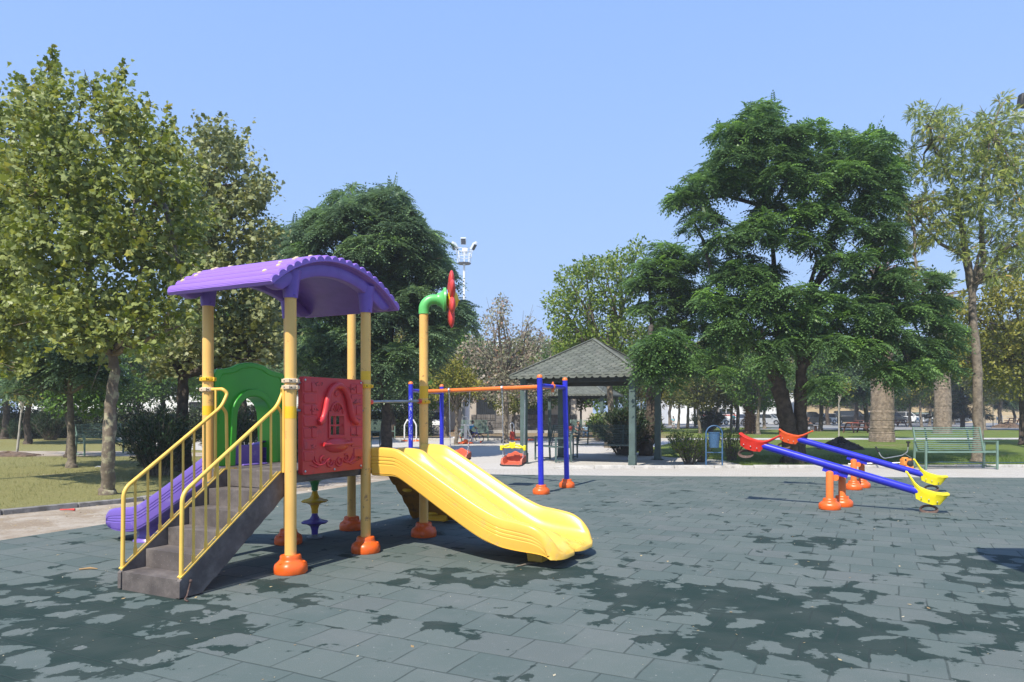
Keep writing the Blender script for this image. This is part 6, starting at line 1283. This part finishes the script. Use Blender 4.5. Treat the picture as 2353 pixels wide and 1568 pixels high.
mb = MB(); mb.tube([(-.62, .5, .62), (-.53, .5, .46)], .022, 8); mb.tube([(.44, .55, .60), (.44, .55, .76)], .026, 8); mb.box((.44, .55, .74), (.10, .05, .05)); mb.build('grip', 'black', t)
mb = MB(); mb.tube([(12.0, 22.3, .03), (13.5, 22.6, .035), (15, 22.4, .03), (16.2, 22.5, .03)], .012, 6); tag(mb.build('garden_hose', mat('blue_hose', (.03, .08, .18), .5)), 'thin blue hose lying in the grass behind the bench', 'hose')
t = thing('standpipe', 'short green tap post beside the slender grey trunk', 'tap', gp(2240, 1002)); mb = MB(); mb.tube([(0, 0, 0), (0, 0, .7)], .13, 14); mb.build('post', mat('tap_green', (.02, .22, .14), .5), t); mb = MB(); mb.lathe([(.05, .7), (.06, .95), (.03, 1.05), (.03, 1.1)], (.18, 0, 0), 12); mb.build('bottle', 'white_paint', t)
# outdoor gym
t = thing('sit_up_trainer', 'white seat trainer with orange pads in front of the bicycle', 'fitness machine', gp(1070, 1019), 0, 'outdoor fitness machines'); mb = MB(); mb.tube([(0, 0, 0), (0, 0, .92)], .085, 14); mb.bar((-.25, 0, .95), (.38, 0, .95), .18, .07); mb.bar((-.55, 0, .68), (-.1, 0, .72), .05, .06); mb.bar((-.1, 0, .72), (-.45, 0, .34), .05, .06); mb.bar((-.75, 0, .30), (-.3, 0, .30), .09, .08); mb.bar((.05, 0, .85), (.4, 0, .1), .06, .06); mb.tube(round_path([(-.16, 0, .95), (-.16, 0, 1.38), (.10, 0, 1.38), (.10, 0, .95)], .1), .02, 8); mb.bar((.1, 0, .08), (.75, 0, .08), .07, .08); mb.build('frame', 'white_paint', t)
mb = MB(); mb.lathe([(.42, 0), (.38, .05), (.12, .12), (.1, .2)], (0, 0, 0), 18); mb.build('base_cover', 'orange', t); mb = MB(); mb.tube([(-.30, 0, .30), (-.24, 0, .30)], .05, 10); mb.tube([(.75, 0, .08), (.82, 0, .08)], .055, 10); mb.tube([(-.57, 0, .68), (-.6, 0, .68)], .04, 8); mb.build('end_cap', 'orange', t)
t = thing('air_walker', 'white frame of an air walker beside the left swing post', 'fitness machine', gp(943, 1014), 0, 'outdoor fitness machines'); mb = MB()
for x in (-.33, .33): mb.tube(round_path([(x, 0, 0), (x, 0, .9), (x * .55, 0, 1.15), (x * .5, 0, 1.22)], .1), .04, 10); mb.tube([(x, -.2, .15), (x, .2, .15)], .03, 8)
mb.tube([(-.2, 0, 1.15), (.2, 0, 1.15)], .04, 10); mb.build('frame', 'white_paint', t); mb = MB()
for x in (-.33, .33): mb.lathe([(.2, 0), (.18, .04), (.06, .07)], (x, 0, 0), 14)
mb.build('base_cover', 'orange', t)
t = thing('leg_trainer', 'red drum trainer with a white hoop handle right of the bicycle', 'fitness machine', gp(1177, 1012), 0, 'outdoor fitness machines'); mb = MB(); mb.tube([(0, 0, .02), (0, 0, .5)], .14, 18); mb.build('drum', 'red_paint', t, bevel=.02); mb = MB(); mb.tube(round_path([(-.06, 0, .5), (-.12, 0, .9), (-.02, 0, 1.02), (.10, 0, .9), (.08, 0, .5)], .1), .03, 10); mb.build('handle', 'white_paint', t); mb = MB(); mb.lathe([(.28, 0), (.24, .06), (.1, .09)], (.35, .05, 0), 14); mb.lathe([(.28, 0), (.24, .06), (.1, .09)], (1.0, .05, 0), 14); mb.build('base_cover', 'orange', t)
# litter
mb = MB(); mb.add([(-.12, -.05, .02), (.0, -.07, .05), (.13, -.03, .02), (.10, .08, .03), (-.08, .07, .06)], [(0, 1, 4), (1, 2, 3), (1, 3, 4)]); tag(mb.build('paper_scrap', 'white_paint', loc=gp(228, 1076)), 'crumpled white paper on the dry lawn', 'litter')
mb = MB(); mb.tube([(-.12, 0, .01), (0, .01, .012), (.12, 0, .012)], [.012, .01, .02], 8); tag(mb.build('plastic_wrapper', 'flower_red', loc=gp(155, 1173)), 'small red plastic wrapper on the sandy strip', 'litter')
mb = MB(); mb.tube([(-.09, -.03, .008), (0, .01, .012), (.08, .0, .008)], [.008, .012, .004], 7); tag(mb.build('twig', mat('dry_twig', (.35, .22, .10), .8), loc=gp(206, 1309)), 'dry brown twig left of the stairs', 'twig')
mb = MB(); mb.tube([(-.12, -.10, .008), (0, 0, .015), (.1, .08, .008)], [.005, .012, .006], 7); tag(mb.build('twig', 'bark_grey', loc=gp(1213, 1299)), 'dark twig under the end of the yellow slide', 'twig')
# unseen slab added right of the frame, shaped to cast the lower right shadow
sh = Vector((sd.x, sd.y, 0)) * (4.0 / sd.z); t = thing('shadow_slab', 'added slab on a post outside the right edge, shaped to shadow the rubber', 'shadow caster', (6.6, 5.0, 0)); mb = MB()
outl = [(5.46, 8.45), (6.6, 8.42), (8.3, 8.4), (8.3, 6.5), (6.3, 6.3), (5.7, 6.45), (5.3, 6.75), (5.12, 7.15), (5.14, 7.7), (5.28, 8.15)]
mb.prism([(x + sh.x - 6.6, y + sh.y - 5.0) for x, y in outl][::-1], .08, c=(0, 0, 4.0)); mb.build('roof', 'purple', t); mb = MB(); mb.tube([(.1, -.3, 0), (.1, -.3, 3.98)], .06, 16); mb.build('post', 'yellow_steel', t)

# ================================================================ PEOPLE
def person(label, c, rz, H, pose, shirt, short, hair=(.015, .012, .01), long_=False, shoe=(.6, .6, .6), skin='skin'):
    t = thing('person', label, 'person', c, rz)                   # faces local -Y
    J = {}
    if pose == 'walk': J = dict(pel=(0, 0, .52), ch=(0, -.01, .70), nk=(0, -.01, .83), hd=(0, -.02, .89), tp=(0, -.02, .96), shL=(.10, 0, .80), elL=(.135, .03, .65), haL=(.14, -.03, .52), fiL=(.138, -.045, .465), shR=(-.10, 0, .80), elR=(-.135, -.02, .65), haR=(-.14, -.06, .53), fiR=(-.138, -.08, .475), hiL=(.055, 0, .50), knL=(.055, -.05, .28), anL=(.055, .01, .045), toL=(.06, -.07, .02), hiR=(-.055, 0, .50), knR=(-.055, .0, .27), anR=(-.055, .08, .06), toR=(-.06, .01, .02))
    if pose == 'sit': J = dict(pel=(0, 0, .30), ch=(0, -.01, .46), nk=(0, -.02, .58), hd=(0, -.035, .64), tp=(0, -.04, .71), shL=(.10, 0, .55), elL=(.13, -.06, .42), haL=(.08, -.19, .38), fiL=(.05, -.23, .36), shR=(-.10, 0, .55), elR=(-.13, -.06, .42), haR=(-.07, -.19, .38), fiR=(-.04, -.23, .36), hiL=(.055, 0, .29), knL=(.075, -.24, .29), anL=(.08, -.24, .05), toL=(.09, -.32, .02), hiR=(-.055, 0, .29), knR=(-.075, -.24, .29), anR=(-.08, -.22, .05), toR=(-.09, -.30, .02))
    if pose == 'ride': J = dict(pel=(0, 0, .50), ch=(0, -.07, .66), nk=(0, -.12, .78), hd=(0, -.15, .84), tp=(0, -.15, .915), shL=(.10, -.10, .755), elL=(.13, -.22, .64), haL=(.12, -.34, .60), fiL=(.11, -.37, .58), shR=(-.10, -.10, .755), elR=(-.13, -.22, .64), haR=(-.12, -.34, .60), fiR=(-.11, -.37, .58), hiL=(.055, 0, .48), knL=(.07, -.20, .38), anL=(.07, -.10, .17), toL=(.075, -.20, .13), hiR=(-.055, 0, .48), knR=(-.07, -.14, .30), anR=(-.07, -.08, .09), toR=(-.075, -.18, .06))
    P = {k: Vector(v) * H for k, v in J.items()}
    rad = dict(pel=.060, ch=.062, nk=.026, hd=.044, tp=.030, sh=.032, el=.022, ha=.016, fi=.012, hi=.050, kn=.033, an=.022, to=.020)
    def skinned(name, keys, edges, k, m_, parent, sub=2, flat=1.0):
        me = bpy.data.meshes.new(name); me.from_pydata([P[q] if isinstance(q, str) else q[0] for q in keys], edges, []); o = bpy.data.objects.new(name, me); C.objects.link(o); o.parent = parent
        me.materials.append(m_); md = o.modifiers.new('skin', 'SKIN'); md.use_smooth_shade = True; sv = me.skin_vertices[0].data
        for i, q in enumerate(keys):
            r = (rad[q] if q in rad else rad[q[:2]]) * H * k if isinstance(q, str) else q[1]; wide = 1.35 if isinstance(q, str) and q in ('pel', 'ch') else 1; sv[i].radius = (r * wide, r * flat)
        sv[0].use_root = True; sb = o.modifiers.new('smooth', 'SUBSURF'); sb.levels = sb.render_levels = sub; return o
    ks = ['pel', 'ch', 'nk', 'hd', 'tp', 'shL', 'elL', 'haL', 'fiL', 'shR', 'elR', 'haR', 'fiR', 'hiL', 'knL', 'anL', 'toL', 'hiR', 'knR', 'anR', 'toR']; ix = {q: i for i, q in enumerate(ks)}
    E_ = [('pel', 'ch'), ('ch', 'nk'), ('nk', 'hd'), ('hd', 'tp'), ('ch', 'shL'), ('shL', 'elL'), ('elL', 'haL'), ('haL', 'fiL'), ('ch', 'shR'), ('shR', 'elR'), ('elR', 'haR'), ('haR', 'fiR'), ('pel', 'hiL'), ('hiL', 'knL'), ('knL', 'anL'), ('anL', 'toL'), ('pel', 'hiR'), ('hiR', 'knR'), ('knR', 'anR'), ('anR', 'toR')]
    body = skinned('body', ks, [(ix[a], ix[b_]) for a, b_ in E_], .92, M[skin], t)
    ms = mat('shirt_cloth', shirt, .9, var=.15); mp_ = mat('trouser_cloth', short, .9, var=.15); mh = mat('hair_' + str(int(H * 100)), hair, .8)
    P['seL'] = P['shL'].lerp(P['elL'], .85); P['seR'] = P['shR'].lerp(P['elR'], .85); P['neck'] = P['ch'].lerp(P['nk'], .75); rad['se'] = .026; rad['neck'] = .036; rad['lo'] = .066; P['lo'] = P['pel'].lerp(P['ch'], .1)
    skinned('shirt', ['ch', 'lo', 'neck', 'shL', 'seL', 'shR', 'seR'], [(0, 1), (0, 2), (0, 3), (3, 4), (0, 5), (5, 6)], 1.22, ms, t)
    f_ = .8 if not long_ else 1.85
    def leg(s_, u_): return P['hi' + s_].lerp(P['kn' + s_], u_) if u_ <= 1 else P['kn' + s_].lerp(P['an' + s_], u_ - 1)
    kk = ['pel']; ed = []
    for s_ in 'LR':
        prev = 0
        for u_ in ([0, .5, .95] if not long_ else [0, .5, 1, 1.5, 1.9]): kk.append((leg(s_, u_), (.056 - .014 * u_) * H * 1.0)); ed.append((prev, len(kk) - 1)); prev = len(kk) - 1
    skinned('trousers', kk, ed, 1.12, mp_, t)
    hd = P['hd'] + Vector((0, 0, .022 * H)); mb = MB(); mb.ell(hd + Vector((0, .012 * H, .014 * H)), (.056 * H, .062 * H, .060 * H), 16, 10)
    hm = mb; o = hm.build('hair', mh, t)
    fm = MB(); fm.ell(hd + Vector((0, -.060 * H, -.012 * H)), (.008 * H, .012 * H, .012 * H), 8, 6); fm.ell(hd + Vector((.056 * H, 0, -.012 * H)), (.008 * H, .014 * H, .018 * H), 8, 6); fm.ell(hd + Vector((-.056 * H, 0, -.012 * H)), (.008 * H, .014 * H, .018 * H), 8, 6); fm.ell(hd + Vector((0, -.018 * H, -.008 * H)), (.046 * H, .042 * H, .056 * H), 14, 10); fm.build('face', M[skin], t)
    em = MB()
    for s_ in (-1, 1): em.ell(hd + Vector((s_ * .018 * H, -.056 * H, .002 * H)), (.006 * H, .004 * H, .004 * H), 8, 5)
    em.box(hd + Vector((0, -.055 * H, -.034 * H)), (.022 * H, .006 * H, .004 * H)); em.build('eyes', 'black', t)
    msn = mat('shoe_' + str(int(H * 100)), shoe, .6)
    for s_ in 'LR': mb = MB(); a, b_ = P['an' + s_], P['to' + s_]; mb.ell(a.lerp(b_, .5) - Vector((0, 0, .012 * H)), (.026 * H, .065 * H, .024 * H), 12, 8); mb.build('shoe', msn, t)
    return t
person('child walking on the grass in a blue and white patterned shirt', gp(1547, 986) + Vector((0, 0, -.02)), R(10), 1.28, 'walk', (.25, .50, .62), (.60, .60, .62))
person('man in a teal top and black shorts standing behind the plane trunks', gp(1686, 987), R(60), 1.62, 'walk', (.02, .28, .34), (.02, .02, .025))
person('small child in a red shirt and white shorts seen from behind', gp(1311, 1013), R(170), 1.0, 'walk', (.70, .07, .05), (.62, .62, .62))
t0 = Vector((4.35, 41.9, 0))
person('boy in a black and white top and grey trousers seated on the far bench', t0 + Vector((-.52, -.12, 0)), R(25), 1.5, 'sit', (.10, .10, .11), (.09, .09, .10), long_=True)
person('small boy in a pale blue shirt and jeans seated on the far bench', t0 + Vector((-.02, -.12, .06)), R(-15), 1.32, 'sit', (.35, .50, .66), (.05, .10, .20), long_=True)
person('man dressed in black seated low behind the forked trunk', gp(1856, 991) + Vector((0, 0, .0)), R(35), 1.7, 'sit', (.02, .02, .02), (.02, .02, .022), long_=True, shoe=(.1, .1, .1))
t = thing('park_bench', 'low dark log seat under the man dressed in black', 'bench', gp(1858, 990)); mb = MB(); mb.box((.1, .1, .40), (1.5, .4, .07)); mb.build('seat', 'picnic', t)
for x in (-.45, .65): mb = MB(); mb.box((x, .1, .18), (.12, .34, .37)); mb.build('leg', 'picnic', t)
# bicycle and rider (moving to the right)
bc = gp(1084, 1017); bk = thing('bicycle', 'small blue bicycle ridden across the plaza', 'bicycle', bc, R(90)); r_ = .21; mb = MB()   # local -Y is forward
ya, yf_ = .34, -.42
for p, q_ in (((0, ya, r_), (0, -.02, .22)), ((0, -.02, .22), (0, .12, .52)), ((0, -.02, .22), (0, -.28, .52)), ((0, .12, .48), (0, -.28, .55)), ((0, ya, r_), (0, .10, .46)), ((0, -.28, .58), (0, yf_, r_)), ((0, -.28, .55), (0, -.24, .74))): mb.tube([p, q_], .017, 8)
mb.build('frame', 'blue', bk)
for y in (ya, yf_):
    mb = MB(); mb.tube([(0, y + r_ * math.cos(a), r_ + .005 + r_ * math.sin(a)) for a in [2 * math.pi * k / 28 for k in range(28)]], .020, 8, closed=True)
    w_ = mb.build('wheel', 'black', bk); mb = MB()
    for k in range(10): a = math.pi * k / 10; mb.tube([(0, y + r_ * math.cos(a), r_ + r_ * math.sin(a)), (0, y - r_ * math.cos(a), r_ - r_ * math.sin(a))], .002, 4)
    mb.build('spokes', 'chrome', w_)
mb = MB(); mb.tube(round_path([(-.2, -.18, .76), (-.1, -.25, .76), (.1, -.25, .76), (.2, -.18, .76)], .05), .014, 8); mb.build('handlebar', 'black', bk)
mb = MB(); mb.ell((0, .13, .56), (.06, .11, .03), 12, 8); mb.build('saddle', 'black', bk)
person('boy in a bright blue shirt riding the small bicycle', bc + Vector((-.13, 0, 0)), R(90), 1.27, 'ride', (.02, .27, .60), (.03, .03, .035))

# ================================================================ AIR
m, t, b = newmat('added_haze'); t.nodes.remove(b); vol = t.nodes.new('ShaderNodeVolumePrincipled'); vol.inputs['Color'].default_value = (.93, .96, 1, 1); vol.inputs['Density'].default_value = .0011; vol.inputs['Anisotropy'].default_value = .2  # thin haze volume, added mainly to lift dark shade like a lens veil
t.links.new(vol.outputs[0], t.nodes['Material Output'].inputs['Volume'])
mb = MB(); mb.box((0, 190, 12.5), (900, 420, 27)); hz = mb.build('haze', m, ang=0); hz['kind'] = 'stuff'
